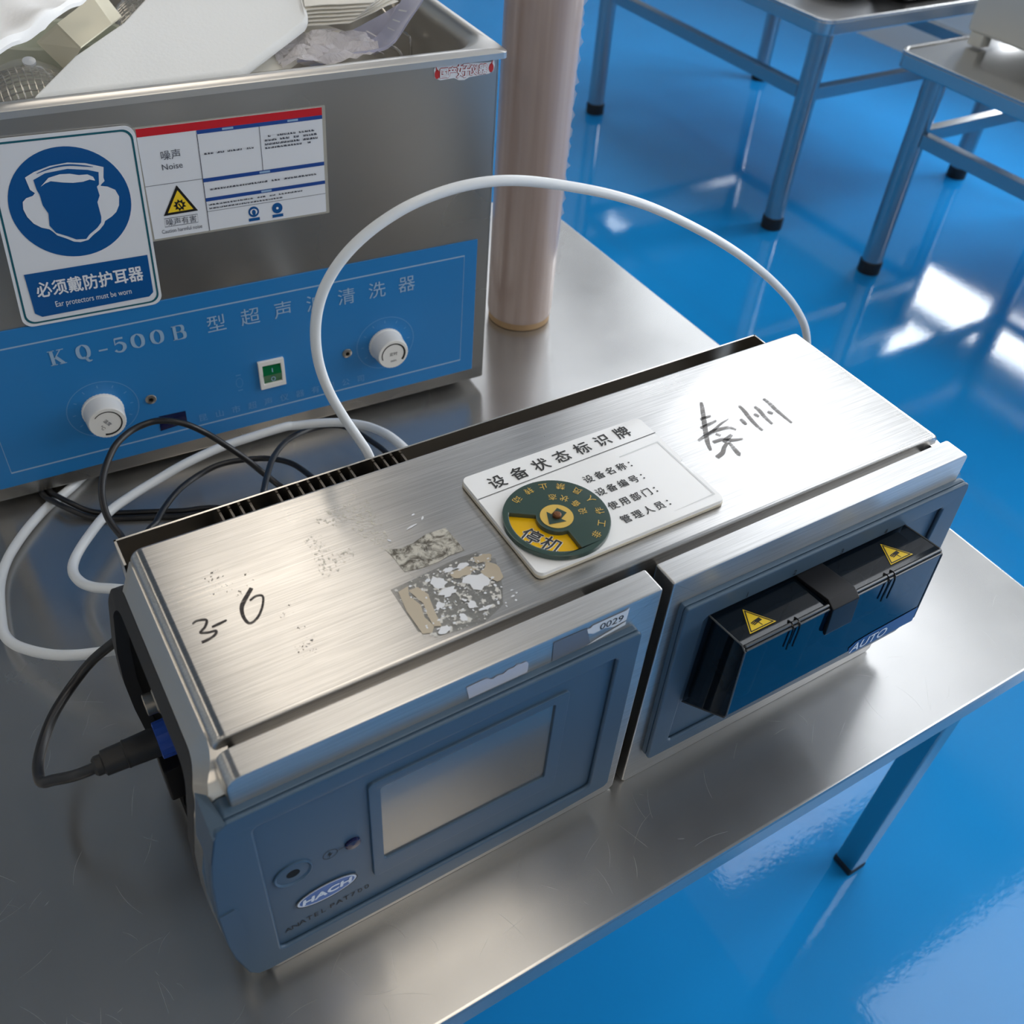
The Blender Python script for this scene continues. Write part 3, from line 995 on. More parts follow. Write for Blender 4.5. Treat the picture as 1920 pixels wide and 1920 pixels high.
# ================================================================ ultrasonic cleaner (its own frame: u to the right, v inwards, z up; origin at front right foot)
TH = math.radians(-2.757)
uc = empty('ultrasonic_cleaner', (0.50363, 0.81589, 0.0), 'steel ultrasonic cleaner tank with a blue control panel, filled with wipes', 'ultrasonic cleaner', None, TH)
W, D = .551, .335
mb = MB()
box(mb, -W, 0, 0, D, .012, .030, 'cleaner_steel', .002)
for a in ((-W, 0, 0, .004), (-W, 0, D - .004, D), (-W, -W + .004, 0, D), (-.004, 0, 0, D)):
    box(mb, a[0], a[1], a[2], a[3], .012, .383, 'cleaner_steel', .0015)
uc_body = mb.build('housing', uc, uc, local=True)
mb = MB()
inner, rimi, rimo = rrect(-W + .016, -.012, .018, D - .018, .050, 10), rrect(-W + .010, -.006, .014, D - .014, .046, 10), rrect(-W - .008, .008, -.0035, D + .0035, .006, 10)
n = len(inner)
L = [[(u, v, .200) for u, v in rrect(-W + .022, -.018, .024, D - .024, .050, 10)], [(u, v, .374) for u, v in inner], [(u, v, .385) for u, v in rimi],
     [(u, v, .3888) for u, v in rrect(-W + .004, -.0015, .008, D - .008, .040, 10)], [(u, v, .3888) for u, v in rrect(-W - .004, .004, .001, D - .001, .010, 10)],
     [(u, v, .3855) for u, v in rimo], [(u, v, .3800) for u, v in rimo], [(u, v, .3785) for u, v in rrect(-W - .004, .004, .0005, D - .0005, .006, 10)]]
V = [p for lp_ in L for p in lp_]
F = [tuple(range(n - 1, -1, -1))]
for a in range(len(L) - 1):
    for i in range(n):
        j = (i + 1) % n
        F.append((a * n + i, a * n + j, (a + 1) * n + j, (a + 1) * n + i))
mb.add(V, F, 'rim_steel')
mb.build('tank', uc, uc, local=True)
for u in (-.035, -W + .035):
    for v in (.035, D - .035):
        mb = MB(); lathe(mb, [(.014, 0), (.016, .003), (.016, .013)], (u, v, 0), (0, 0, 1), 'foot_black', 24); mb.build('foot', uc, uc, local=True)
CF = lambda u, v, d: (u, -d, v)
mb = MB()
prism(mb, [(-.5355, .0280), (-.0160, .0280), (-.0155, .1960), (-.5345, .1990)], [], CF, 0.0, .0012, 'cleaner_blue', .0003)
frame(mb, [(-.5210, .0440), (-.0320, .0445), (-.0308, .1805), (-.5200, .1822)], .0014, CF, .0014, 'panel_print')
# serif lettering KQ-500B
H = .0160
b0 = .1540


def ser(ch, u, v):
    w_ = .0125
    st = lambda pts, ws, sub=6: stroke(mb, [(u + x * w_, v + y * H) for x, y in pts], [k * w_ for k in ws] if isinstance(ws, list) else ws * w_, CF, .0016, 'panel_print', sub)
    if ch == 'K':
        st([(-.28, 0), (-.28, 1)], .24, 1); st([(-.16, .42), (.38, .97)], .08, 1); st([(-.05, .55), (.40, .03)], .24, 1)
        for x in (-.28, .36):
            for y in (.03, .97):
                st([(x - .24, y), (x + .24, y)], .07, 1)
    if ch in '0Q':
        st([(.0, .98), (-.30, .80), (-.38, .5), (-.30, .2), (0, .02)], [.06, .26, .28, .26, .06]); st([(.0, .98), (.30, .80), (.38, .5), (.30, .2), (0, .02)], [.06, .26, .28, .26, .06])
    if ch == 'Q':
        st([(-.10, .16), (.10, .05), (.25, -.16), (.50, -.14)], [.06, .22, .20, .05])
    if ch == '-':
        st([(-.32, .36), (.32, .36)], .14, 1)
    if ch == '5':
        st([(-.26, .92), (.34, .92)], .17, 1); st([(-.27, .95), (-.30, .50)], .08, 1)
        st([(-.30, .54), (.02, .64), (.32, .48), (.34, .24), (.12, .03), (-.18, .03), (-.36, .16)], [.05, .16, .26, .28, .18, .12, .22])
    if ch == 'B':
        st([(-.28, 0), (-.28, 1)], .24, 1); st([(-.5, .97), (.06, .97), (.32, .88), (.32, .62), (.06, .53), (-.2, .53)], [.07, .08, .24, .24, .08, .07]); st([(-.2, .53), (.1, .53), (.40, .43), (.40, .12), (.1, .03), (-.5, .03)], [.07, .08, .26, .26, .08, .07])


for ch, u in zip('KQ-500B', (-.4505, -.4270, -.4095, -.3945, -.3775, -.3595, -.3390)):
    ser(ch, u, b0 - (u + .45) * .01)
spaced(mb, '型超声波清洗器', CF, -.3022, .1620, -.0990, .1610, .0016, .0182, 'panel_print')
spaced(mb, '昆山市超声仪器有限公司', CF, -.3320, .0545, -.1560, .0542, .0016, .0088, 'panel_print_faint')
# dial rings, ticks and small marks
for u, v in ((-.4237, .0935), (-.1250, .0930)):
    ringflat(mb, ellipse(u, v, .0338, .0325, 48), ellipse(u, v, .0331, .0318, 48), CF, .0014, 'panel_print_faint')
    for k in range(9):
        a = math.radians(210 - 30 * k)
        stroke(mb, [(u + .0255 * math.cos(a), v + .0255 * math.sin(a)), (u + .0285 * math.cos(a), v + .0285 * math.sin(a))], .0008, CF, .0014, 'panel_print_faint', 1)
ringflat(mb, ellipse(-.2890, .0865, .0036, .0060, 24), ellipse(-.2890, .0865, .0032, .0056, 24), CF, .0014, 'panel_print_faint')
for dv in (-.0095, .0095):
    stroke(mb, [(-.2915, .0865 + dv), (-.2865, .0865 + dv)], .0010, CF, .0014, 'panel_print_faint', 1)
panel = mb.build('control_panel', uc, uc, local=True)
for k, (u, v) in enumerate(((-.4245, .0922), (-.1250, .0915))):
    mb = MB()
    lathe(mb, [(.0198, .0012), (.0198, .004), (.0190, .0045), (.0180, .0215), (.0170, .0232), (.0, .0232)], (u, 0, v), (0, -1, 0), 'knob_white', 72, 1, -.02)
    kn = mb.build('knob', uc, uc, local=True)
    mb = MB()
    FK = lambda a, b, d: (a, -.0234 - d, b)
    if k == 0:
        stroke(mb, ellipse(u, v, .0132, .0132, 20, 140, -110), [.0008, .0012, .0022], FK, 0, 'ink_black', 1)
        text(mb, '温度', FK, u, v + .0008, 0, .0040, 'grey_print', -1.0)
        text(mb, '℃', FK, u - .0055, v - .0040, 0, .0036, 'grey_print', -1.0)
    else:
        stroke(mb, ellipse(u, v, .0132, .0132, 20, 200, -40), [.0010, .0014, .0026], FK, 0, 'ink_black', 1)
        text(mb, '定时', FK, u, v + .0008, 0, .0042, 'ink_black', 0)
        text(mb, 'min', FK, u, v - .0078, 0, .0030, 'grey_print', 0)
    mb.build('knob_print', kn, uc, local=True)
mb = MB()
prism(mb, [(-.2682, .0725), (-.2407, .0728), (-.2405, .1064), (-.2682, .1070)], [[(-.2640, .0785), (-.2445, .0788), (-.2445, .1010), (-.2640, .1015)]], CF, .001, .0045, 'knob_white', .0006)
sw = mb.build('power_switch', uc, uc, local=True)
mb = MB()
mb.add([CF(u, v, d) for u, v, d in ((-.2640, .0785, .0022), (-.2445, .0788, .0022), (-.2445, .0895, .0050), (-.2640, .0895, .0050), (-.2445, .1010, .0020), (-.2640, .1015, .0020))], [(0, 1, 2, 3), (3, 2, 4, 5)], 'switch_green')
FR = lambda a, b, d: (a, -.0056 - d, b)
stroke(mb, [(-.2542, .0930), (-.2542, .0980)], .0010, FR, 0, 'panel_print', 1)
ringflat(mb, ellipse(-.2542, .0845, .0024, .0028, 20), ellipse(-.2542, .0845, .0016, .0020, 20), FR, 0, 'panel_print')
mb.build('rocker', sw, uc, local=True, smooth=False)
for u, v in ((-.3783, .0922), (-.1700, .0915)):
    mb = MB(); lathe(mb, [(.0054, .001), (.0054, .0022), (.0042, .0030), (.0022, .0030), (.0020, .0016), (0, .0016)], (u, 0, v), (0, -1, 0), 'screw_metal', 24)
    lathe(mb, [(.0020, .0018), (0, .0018)], (u, 0, v), (0, -1, 0), 'black_void', 16)
    mb.build('lamp_holder', uc, uc, local=True)
mb = MB(); prism(mb, [(-.3760, .0508), (-.3485, .0532), (-.3480, .0680), (-.3750, .0690)], [], CF, .0012, .0018, 'led_blue'); mb.build('dark_tag', uc, uc, local=True)

# ear protection sign
mb = MB()


def warp4(tl, tr, br, bl):
    tl, tr, br, bl = map(Vector, (tl, tr, br, bl))
    return lambda s, t: tuple((tl.lerp(tr, s)).lerp(bl.lerp(br, s), t))


ES = warp4((-.4575, .3656), (-.3410, .3626), (-.3478, .1962), (-.4690, .1985))
rr_ = lambda a, b, c, d, r: [ES(s / .117, t / .166) for s, t in rrect(a * .117, b * .117, c * .166, d * .166, r, 6)]
prism(mb, rr_(0, 1, 0, 1, .009), [], CF, .0008, .0022, 'sticker_white')
ringflat(mb, rr_(.02, .98, .015, .985, .0085), rr_(.034, .966, .025, .975, .0078), CF, .0024, 'sign_teal')
flat(mb, ellipse(-.4035, .3052, .0478, .0482, 64), CF, .0024, 'sign_blue')
flat(mb, [(-.4328, .3325), (-.4251, .3360), (-.4125, .3391), (-.3986, .3398), (-.3853, .3373), (-.3719, .3319), (-.3739, .3231), (-.3736, .3201), (-.3768, .3177), (-.3776, .3164), (-.3725, .3150), (-.3669, .3112), (-.3650, .3049), (-.3667, .2971), (-.3701, .2916), (-.3745, .2883), (-.3807, .2853), (-.3823, .2824), (-.3869, .2781), (-.3922, .2750), (-.3978, .2708), (-.4044, .2700), (-.4095, .2715), (-.4141, .2750), (-.4211, .2795), (-.4237, .2835), (-.4258, .2860), (-.4313, .2885), (-.4363, .2930), (-.4397, .2996), (-.4409, .3066), (-.4397, .3127), (-.4364, .3155), (-.4310, .3166), (-.4288, .3186), (-.4317, .3219)], CF, .0027, 'sticker_white')
flat(mb, [(-.4272, .3297), (-.4172, .3338), (-.3998, .3348), (-.3849, .3316), (-.3767, .3284), (-.3786, .3180), (-.3807, .3164), (-.3802, .3084), (-.3832, .3030), (-.3830, .2898), (-.3841, .2848), (-.3882, .2805), (-.3958, .2756), (-.3993, .2721), (-.4073, .2732), (-.4135, .2775), (-.4214, .2821), (-.4249, .2893), (-.4231, .3000), (-.4256, .3074), (-.4257, .3171), (-.4268, .3211)], CF, .0030, 'sign_blue')
flat(mb, [(-.4233, .3234), (-.4157, .3298), (-.4067, .3314), (-.3990, .3307), (-.3926, .3285), (-.3857, .3280), (-.3818, .3253), (-.3809, .3218), (-.3849, .3234), (-.3905, .3224), (-.3983, .3227), (-.4058, .3242), (-.4147, .3268), (-.4193, .3256)], CF, .0033, 'sticker_white')
stroke(mb, [(-.4235, .3345), (-.4125, .3373), (-.3995, .3380), (-.3870, .3355), (-.3800, .3335)], [.0004, .0012, .0014, .0012, .0004], CF, .0033, 'sign_blue')
flat(mb, [(-.4556, .2492), (-.3524, .2472), (-.3542, .2095), (-.3585, .2058), (-.4515, .2064), (-.4565, .2110)], CF, .0026, 'sign_blue')
spaced(mb, '必须戴防护耳器', CF, -.4438, .2325, -.3660, .2310, .0029, .0142, 'sticker_white', -.02, .82, .0003)
text(mb, 'Ear protectors must be worn', CF, -.4055, .2148, .0029, .0072, 'sticker_white', -.02, .70)
mb.build('ear_protection_sign', uc, uc, local=True, label='blue and white ear protection sign on the tank front')

# noise hazard notice
mb = MB()
NS = warp4((-.3405, .3586), (-.1790, .3566), (-.1817, .2575), (-.3432, .2596))
q = lambda s0, s1, t0, t1: [NS(s0, t0), NS(s1, t0), NS(s1, t1), NS(s0, t1)]
prism(mb, q(-.012, 1.02, -.012, 1.02), [], CF, .0002, .0005, 'clear_rim')
prism(mb, q(0, 1, 0, 1), [], CF, .0004, .0009, 'sticker_white')
flat(mb, q(0, 1, 0, .070), CF, .0012, 'sticker_red')
for a in ((.305, 1, .070, .104), (.305, 1, .502, .537), (.305, 1, .685, .718)):
    flat(mb, q(*a), CF, .0012, 'sticker_navy')
for a in ((0, .305, .500, .504), (.303, .307, .104, 1), (.640, .643, .104, .502), (.305, 1, .812, .816)):
    flat(mb, q(*a), CF, .0012, 'grey_print')
tri3 = [(-.3159, .3062), (-.3012, .2800), (-.3315, .2800)]
c3 = Vector((sum(p[0] for p in tri3) / 3, sum(p[1] for p in tri3) / 3))
flat(mb, tri3, CF, .0012, 'ink_black')
flat(mb, [tuple(c3.lerp(Vector(p), .74)) for p in tri3], CF, .0014, 'label_yellow')
flat(mb, [(c3.x + r_ * math.cos(a), c3.y - .0008 + r_ * math.sin(a)) for r_, a in [((.0058 if k % 2 else .0036), 2 * math.pi * k / 18) for k in range(18)]], CF, .0016, 'ink_black')
flat(mb, ellipse(c3.x, c3.y - .0008, .0022, .0026, 12), CF, .0018, 'label_yellow')
stroke(mb, [(c3.x - .001, c3.y + .001), (c3.x + .001, c3.y - .003)], .0012, CF, .0019, 'ink_black', 1)
frame(mb, [(-.3316, .2776), (-.3022, .2770), (-.3028, .2688), (-.3322, .2694)], .0004, CF, .0012, 'grey_print')
text(mb, '噪声', CF, -.3160, .3336, .0012, .0080, 'grey_print')
text(mb, 'Noise', CF, -.3164, .3235, .0012, .0052, 'grey_print')
text(mb, '噪声有害', CF, -.3172, .2732, .0012, .0062, 'grey_print', -.02)
text(mb, 'Caution harmful noise', CF, -.3178, .2652, .0012, .0036, 'grey_print', -.02, .78)
RT = random.Random(5)


def small_print(s0, s1, t, hgt):
    s = s0
    while s < s1 - .008:
        wd = RT.uniform(.010, .020)
        flat(mb, q(s, min(s + wd, s1), t, t + hgt), CF, .0012, 'grey_print') if RT.random() < .9 else None
        for _ in range(2):
            x = RT.uniform(s, s + wd)
            flat(mb, q(x, x + .003, t - .004, t + hgt * RT.uniform(.3, .6)), CF, .0014, 'sticker_white')
        s += wd + .0035


for a in ((.33, .60, .275, .016), (.665, .96, .19, .016), (.665, .97, .225, .018), (.665, .97, .26, .018), (.665, .93, .295, .016), (.32, .95, .602, .016), (.32, .86, .745, .014), (.32, .75, .780, .014)):
    small_print(*a)
for s in ((.44, .50, .076, .094), (.80, .86, .076, .094), (.62, .68, .510, .528), (.62, .68, .692, .710)):
    flat(mb, q(*s), CF, .0014, 'panel_print')
for s in (.566, .705):
    c = Vector(NS(s, .885))
    flat(mb, ellipse(c.x, c.y, .0050, .0052, 24), CF, .0012, 'sign_blue')
    flat(mb, ellipse(c.x, c.y, .0034 if s < .6 else .0012, .0030 if s < .6 else .0012, 16), CF, .0014, 'sticker_white')
    if s < .6:
        flat(mb, ellipse(c.x, c.y - .0004, .0018, .0028, 12), CF, .0016, 'sign_blue')
    flat(mb, q(s - .032, s + .032, .945, .975), CF, .0012, 'sign_blue')
mb.build('noise_notice', uc, uc, local=True, label='white noise hazard notice with a red top band')

# red slogan sticker in the top right corner
mb = MB()
flat(mb, [(-.0690, .3770), (-.0660, .3805), (-.0640, .3790), (-.0560, .3790), (-.0480, .3800), (-.0400, .3825), (-.0350, .3810), (-.0300, .3788), (-.0130, .3775), (-.0085, .3780), (-.0060, .3790), (-.0052, .3740), (-.0065, .3690), (-.0110, .3670), (-.0320, .3660), (-.0370, .3640), (-.0430, .3645), (-.0480, .3670), (-.0620, .3665), (-.0680, .3690)], CF, .0006, 'sticker_white')
for u in (-.0655, -.0090):
    flat(mb, ellipse(u, .3722, .0026, .0042, 16), CF, .0008, 'stamp_red')
    stroke(mb, [(u, .3750), (u + (.0012 if u > -.03 else -.0012), .3790)], [.0016, .0006], CF, .0008, 'stamp_red', 1)
for ch, u, v, s in (('国', -.0585, .3728, .0084), ('产', -.0500, .3728, .0084), ('好', -.0385, .3732, .0125), ('仪', -.0280, .3722, .0084), ('器', -.0180, .3722, .0084)):
    text(mb, ch, CF, u, v, .0008, s, 'stamp_red', -.03, 1.0, 'c', .0009)
    text(mb, ch, CF, u, v, .0012, s, 'sticker_white', -.03, 1.0, 'c', .0003)
mb.build('slogan_sticker', uc, uc, local=True, label='small red and white slogan sticker')

# ---------------------------------------------------------------- things in the tank
mw = Matrix.Translation((0.50363, 0.81589, 0.0)) @ Matrix.Rotation(TH, 4, 'Z')
G = lambda u, v, z: mw @ Vector((u, v, z))


def sheet(name, pts, th, mname, label, cat, group=None, n=10, wave=0.0, seed=1, cols=None):
    """a four-cornered soft slab with thickness; pts are its corners (u, v, z) in the cleaner frame"""
    r = random.Random(seed)
    a, b, c, d = [Vector(p) for p in pts]
    top, bot = [], []
    nrm = ((b - a).cross(d - a)).normalized()
    if nrm.z < 0:
        nrm = -nrm
    ph = [r.uniform(0, 6) for _ in range(6)]
    for j in range(n + 1):
        for i in range(n + 1):
            s, t = i / n, j / n
            p = a.lerp(b, s).lerp(d.lerp(c, s), t)
            hgt = wave * (math.sin(5 * s + ph[0] + 2 * t) * .5 + math.sin(9 * t + ph[1] - 3 * s) * .35 + math.sin(13 * (s + t) + ph[2]) * .2)
            e = min(s, 1 - s, t, 1 - t)
            ed = th * .5 * (1 - min(1, e * n / 1.0)) * .6
            top.append(p + nrm * (th / 2 + hgt - ed))
            bot.append(p + nrm * (-th / 2 + hgt + ed))
    k = n + 1
    V = [mw @ p for p in top + bot]
    o = k * k
    F = []
    for j in range(n):
        for i in range(n):
            x = j * k + i
            F.append((x, x + 1, x + k + 1, x + k))
            F.append((o + x, o + x + k, o + x + k + 1, o + x + 1))
    bd = [i for i in range(k)] + [j * k + n for j in range(1, k)] + [n * k + i for i in range(n - 1, -1, -1)] + [j * k for j in range(n - 1, 0, -1)]
    for i in range(len(bd)):
        x, y = bd[i], bd[(i + 1) % len(bd)]
        F.append((x, o + x, o + y, y))
    mb = MB()
    mb.add(V, F, mname)
    ob = mb.build(name)
    return tag(ob, label, cat, group) if label else ob


# paper towels
G3 = lambda P: [mw @ Vector(p) for p in P]
sheet('paper_towel', [(-.2344, .0716, .366), (-.1817, .0715, .366), (-.1193, .1012, .384), (-.1486, .1389, .388)], .0024, 'towel_cream', 'cream paper towel showing along the tank rim right of the foam pouch', 'paper towel', 'paper towels in the tank', 10, .0006, 4)
for k in range(6):
    o, z = .0022 * k, .0034 * k
    sheet('paper_towel', [(-.1640 + o, .1032, .391 + z), (-.1137 + 2.2 * o, .0933 - o * .3, .393 + z), (-.0600 - o * .2, .1000 + o, .406 + z), (-.130, .190, .412 + z)], .0020, 'towel_cream',
          ['lowest sheet of the cream paper towel stack beside the tray', 'second sheet from the bottom of the cream paper towel stack', 'third sheet from the bottom of the cream paper towel stack', 'third sheet from the top of the cream paper towel stack',
           'second sheet from the top of the cream paper towel stack', 'topmost sheet of the cream paper towel stack at the edge of the foam pouch'][k], 'paper towel', 'paper towels in the tank', 10, .0008, 14)
# white padded pouch leaning on the rim
bm = bmesh.new()
lo_p = [(-.4082, .0456, .368), (-.2336, .0517, .366), (-.1590, .0872, .390), (-.1540, .0930, .394), (-.1520, .1010, .397), (-.1400, .1600, .414), (-.2528, .1800, .418), (-.3139, .1312, .391), (-.3641, .0936, .380)]
lo = [bm.verts.new(p) for p in G3(lo_p)]
hi = [bm.verts.new(p) for p in G3([(a, b, c + .009) for a, b, c in lo_p])]
bm.faces.new(lo); bm.faces.new(hi)
for i in range(len(lo)):
    j = (i + 1) % len(lo)
    bm.faces.new((lo[i], lo[j], hi[j], hi[i]))
bmesh.ops.recalc_face_normals(bm, faces=list(bm.faces))
bmesh.ops.bevel(bm, geom=list(bm.edges), offset=.0035, segments=3, profile=.5, affect='EDGES')
mb = MB(); mb.bm(bm, 'foam_white')
tag(mb.build('foam_pouch'), 'large white padded foam pouch lying across the cleaner tank', 'pouch')
# clear plastic tray
mb = MB()
ou = [(-.1727, .0736, .372), (-.1316, .0708, .374), (-.0955, .0636, .378), (-.0840, .0609, .384), (-.0783, .0598, .390), (-.0701, .0544, .405), (-.0617, .0428, .425), (-.0540, .0350, .445)]
inn = [(-.1500, .1000, .362), (-.1143, .1118, .364), (-.0840, .1140, .369), (-.0760, .1130, .374), (-.0715, .1100, .380), (-.0665, .1000, .395), (-.0640, .0800, .415), (-.0570, .0720, .435)]
so, si = spline(ou, 5), spline(inn, 5)
V, F = [], []
for i, (p, q_) in enumerate(zip(so, si)):
    dn = Vector((0, 0, -.0025))
    lip = (p - q_).normalized() * .004
    V += [mw @ (p + lip), mw @ p, mw @ (p.lerp(q_, .18) + dn), mw @ (p.lerp(q_, .62) + dn * 1.2), mw @ q_, mw @ (q_ + dn), mw @ (p.lerp(q_, .5) + dn * 2.4), mw @ (p + lip + dn)]
    if i:
        for k in range(8):
            F.append(((i - 1) * 8 + k, (i - 1) * 8 + (k + 1) % 8, i * 8 + (k + 1) % 8, i * 8 + k))
mb.add(V, F, 'tray_plastic')
flr = [tuple(p) for p in si[:34:4]] + [(-.064, .128, .396), (-.105, .148, .371), (-.150, .132, .357)]
mb.add([mw @ (Vector(p) - Vector((0, 0, .0085))) for p in flr], [tuple(range(len(flr)))], 'tray_plastic')
for k in (3, 7, 20, 23, 26):
    p, q_ = so[k], si[k]
    t = (so[k + 1] - so[k]) * .35
    V = [mw @ (p.lerp(q_, a) + t * b + Vector((0, 0, .0012))) for a, b in ((.25, 0), (.25, 1), (.75, 1), (.75, 0))]
    mb.add(V, [(0, 1, 2, 3)], 'bowl_white')
tag(mb.build('plastic_tray'), 'pale lilac clear plastic tray tilted in the tank beside the paper towels', 'tray')
# crumpled clear bag
RB = random.Random(11)
nb = 14
V = []
for j in range(nb + 1):
    for i in range(nb + 1):
        s, t = i / nb, j / nb
        u, v = -.192 + .098 * s, .0600 - .004 * s + .046 * t
        z = .382 + .004 * s - .010 * (1 - t) + .004 * math.sin(9 * s + 4 * t) * math.sin(7 * t + 2) + RB.uniform(-.003, .003) - .02 * max(0, s - .8)
        V.append(mw @ Vector((u, v, z)))
mb = MB(); mb.add(V, [(j * (nb + 1) + i, j * (nb + 1) + i + 1, (j + 1) * (nb + 1) + i + 1, (j + 1) * (nb + 1) + i) for j in range(nb) for i in range(nb)], 'bag_plastic')
tag(mb.build('plastic_bag'), 'crumpled clear plastic bag in the plastic tray at the front rim', 'bag')
# wire basket
mb = MB()
for pth in ([(-.020, .250, .360), (-.020, .2026, .350), (-.0200, .1680, .350), (-.0215, .1590, .346), (-.022, .156, .300), (-.024, .155, .215)],
            [(-.060, .185, .352), (-.0490, .1587, .348), (-.0370, .1456, .338), (-.034, .140, .300), (-.034, .138, .215)],
            [(-.024, .155, .215), (-.100, .155, .213), (-.300, .155, .213)], [(-.034, .138, .215), (-.300, .138, .213)]):
    tube(mb, [G(*p) for p in pth], .0016, 'wire_steel', 8, 6, 0)
tag(mb.build('wire_basket'), 'bent steel wire basket handle inside the tank near its right wall', 'basket')
# folded cream card, cup, strainers and cloth on the left
mb = MB()
cA = [(-.3665, .1422, .400), (-.3570, .0960, .394), (-.3225, .1330, .399), (-.3268, .1850, .407)]
cB = [(-.3665, .1422, .400), (-.3570, .0960, .394), (-.3700, .1180, .368), (-.3850, .1634, .380)]
cC = [(-.3268, .1850, .407), (-.3225, .1330, .399), (-.3040, .1900, .387), (-.3067, .2381, .390)]
for c in (cA, cB, cC):
    V = [mw @ Vector(p) for p in c] + [mw @ (Vector(p) - Vector((0, 0, .0012))) for p in c]
    mb.add(V, [(0, 1, 2, 3), (7, 6, 5, 4), (0, 4, 5, 1), (1, 5, 6, 2), (2, 6, 7, 3), (3, 7, 4, 0)], 'card_cream')
tag(mb.build('folded_card', smooth=False), 'cream folded card standing between the strainer and the foam pouch', 'card')


def strainer(cu, cv, cz, rx, ry, tilt, label):
    r0 = empty('strainer', G(cu, cv, cz), label, 'strainer', 'steel mesh strainers in the tank')
    mt = mw.to_3x3() @ Matrix.Rotation(tilt, 3, 'X')
    T = lambda x, y, z: G(cu, cv, cz) + mt @ Vector((x, y, z))
    mb = MB()
    dome = lambda x, y: .020 * (1 - min(1, (x / rx) ** 2 + (y / ry) ** 2))
    for k in range(-7, 8):
        f = k / 7.6
        for ax in (0, 1):
            pts = []
            for q_ in range(9):
                g = -1 + 2 * q_ / 8
                lim = math.sqrt(max(0, 1 - f * f))
                x, y = (f * rx, g * lim * ry) if ax else (g * lim * rx, f * ry)
                pts.append(T(x, y, dome(x, y)))
            tube(mb, pts, .0008, 'wire_steel', 5, 1, 0)
    mb.build('wire_mesh', r0, r0)
    mb = MB(); tube(mb, [T(rx * math.cos(a), ry * math.sin(a), 0) for a in [2 * math.pi * k / 28 for k in range(29)]], .0022, 'wire_steel', 8, 1, 0); mb.build('rim', r0, r0)
    mb = MB()
    V = [T(rx * 1.05 * math.cos(a) * k, ry * 1.05 * math.sin(a) * k, .027 * (1 - k * k) + .002) for k in (.05, .4, .75, 1) for a in [2 * math.pi * i / 28 for i in range(28)]]
    mb.add(V, [(j * 28 + i, j * 28 + (i + 1) % 28, (j + 1) * 28 + (i + 1) % 28, (j + 1) * 28 + i) for j in range(3) for i in range(28)], 'jar_glass')
    mb.build('clear_lid', r0, r0)
    return r0, T


r0, T = strainer(-.405, .112, .352, .044, .044, .20, 'dome mesh strainer with a clear lid and white button at the left tank rim')
mb = MB(); lathe(mb, [(.0055, 0), (.0055, .002), (0, .003)], T(.006, .006, .0275), tuple((mw.to_3x3() @ Vector((0, -.35, 1)))), 'bowl_white', 20); mb.build('button', r0, r0)
strainer(-.262, .255, .362, .036, .036, .4, 'dome mesh strainer behind the foam pouch at the top of the photo')
mb = MB(); lathe(mb, [(.050, 0), (.056, .05), (.058, .052), (.060, .050), (.053, -.002)], G(-.362, .205, .320), (0, .1, 1), 'cup_green', 40)
lathe(mb, [(.0505, .002), (0, .002)], G(-.362, .205, .320), (0, .1, 1), 'cup_green', 40)
tag(mb.build('plastic_cup'), 'pale green plastic cup behind the cream card in the tank', 'cup')
sheet('cleaning_cloth', [(-.4500, -.0080, .424), (-.3850, .0600, .420), (-.3273, .1297, .430), (-.4400, .1500, .445)], .008, 'cloth_white', 'rumpled white cleaning cloth draped over the left of the tank', 'cloth', None, 16, .0075, 9)

# ================================================================ stretch film roll
fr = empty('stretch_film_roll', (.6256, .930, 0), 'tall roll of brownish stretch film standing behind the cleaner', 'film roll')
mb = MB(); lathe(mb, [(.0385, .0), (.0408, .001), (.0408, .012), (.0385, .012), (.0385, .506), (.033, .506), (.033, 0), (.0385, 0)], (.6256, .930, 0), (0, 0, 1), 'cardboard', 48); mb.build('core', fr, fr)
mb = MB(); lathe(mb, [(.0415, .010), (.0425, .016), (.0427, .2), (.0425, .49), (.0415, .498)], (.6256, .930, 0), (0, 0, 1), 'stretch_film', 64); mb.build('film', fr, fr)
mb = MB()
V, F = [], []
rw = random.Random(2)
for i in range(70):
    z = .06 + .42 * i / 69
    a = math.radians(-22)
    rr = .0425 + .0028 + .0022 * math.sin(i * 1.9) * rw.uniform(.5, 1.2) + (.006 if i < 8 else 0) * rw.uniform(.3, 1)
    V += [(.6256 + .0420 * math.cos(a), .930 + .0420 * math.sin(a), z), (.6256 + rr * math.cos(a) + .0015 * math.sin(i * 2.7), .930 + rr * math.sin(a) + .0012 * math.sin(i * 3.1), z)]
    if i:
        F.append((2 * i - 2, 2 * i - 1, 2 * i + 1, 2 * i))
mb.add(V, F, 'film_edge'); mb.build('loose_edge', fr, fr)

# ================================================================ hoses and cables
ARC = [(.232, .520, .140), (.234, .528, .185), (.230, .533, .208), (.222, .535, .224), (.211, .535, .249), (.200, .535, .277), (.194, .535, .303), (.194, .535, .331), (.199, .535, .352), (.209, .535, .370), (.224, .535, .385), (.243, .535, .397), (.269, .535, .407), (.296, .535, .412), (.330, .535, .411), (.351, .535, .408), (.391, .535, .396), (.436, .535, .381), (.473, .535, .365), (.513, .535, .342), (.555, .535, .318), (.595, .535, .291), (.641, .535, .256), (.680, .535, .221), (.708, .532, .186), (.715, .525, .150), (.690, .515, .110), (.640, .5125, .090)]


def hose(name, pts, r, mname, label, cat, group=None, smooth=1):
    mb = MB()
    tube(mb, pts, r, mname, 14, 6, smooth)
    return tag(mb.build(name), label, cat, group)


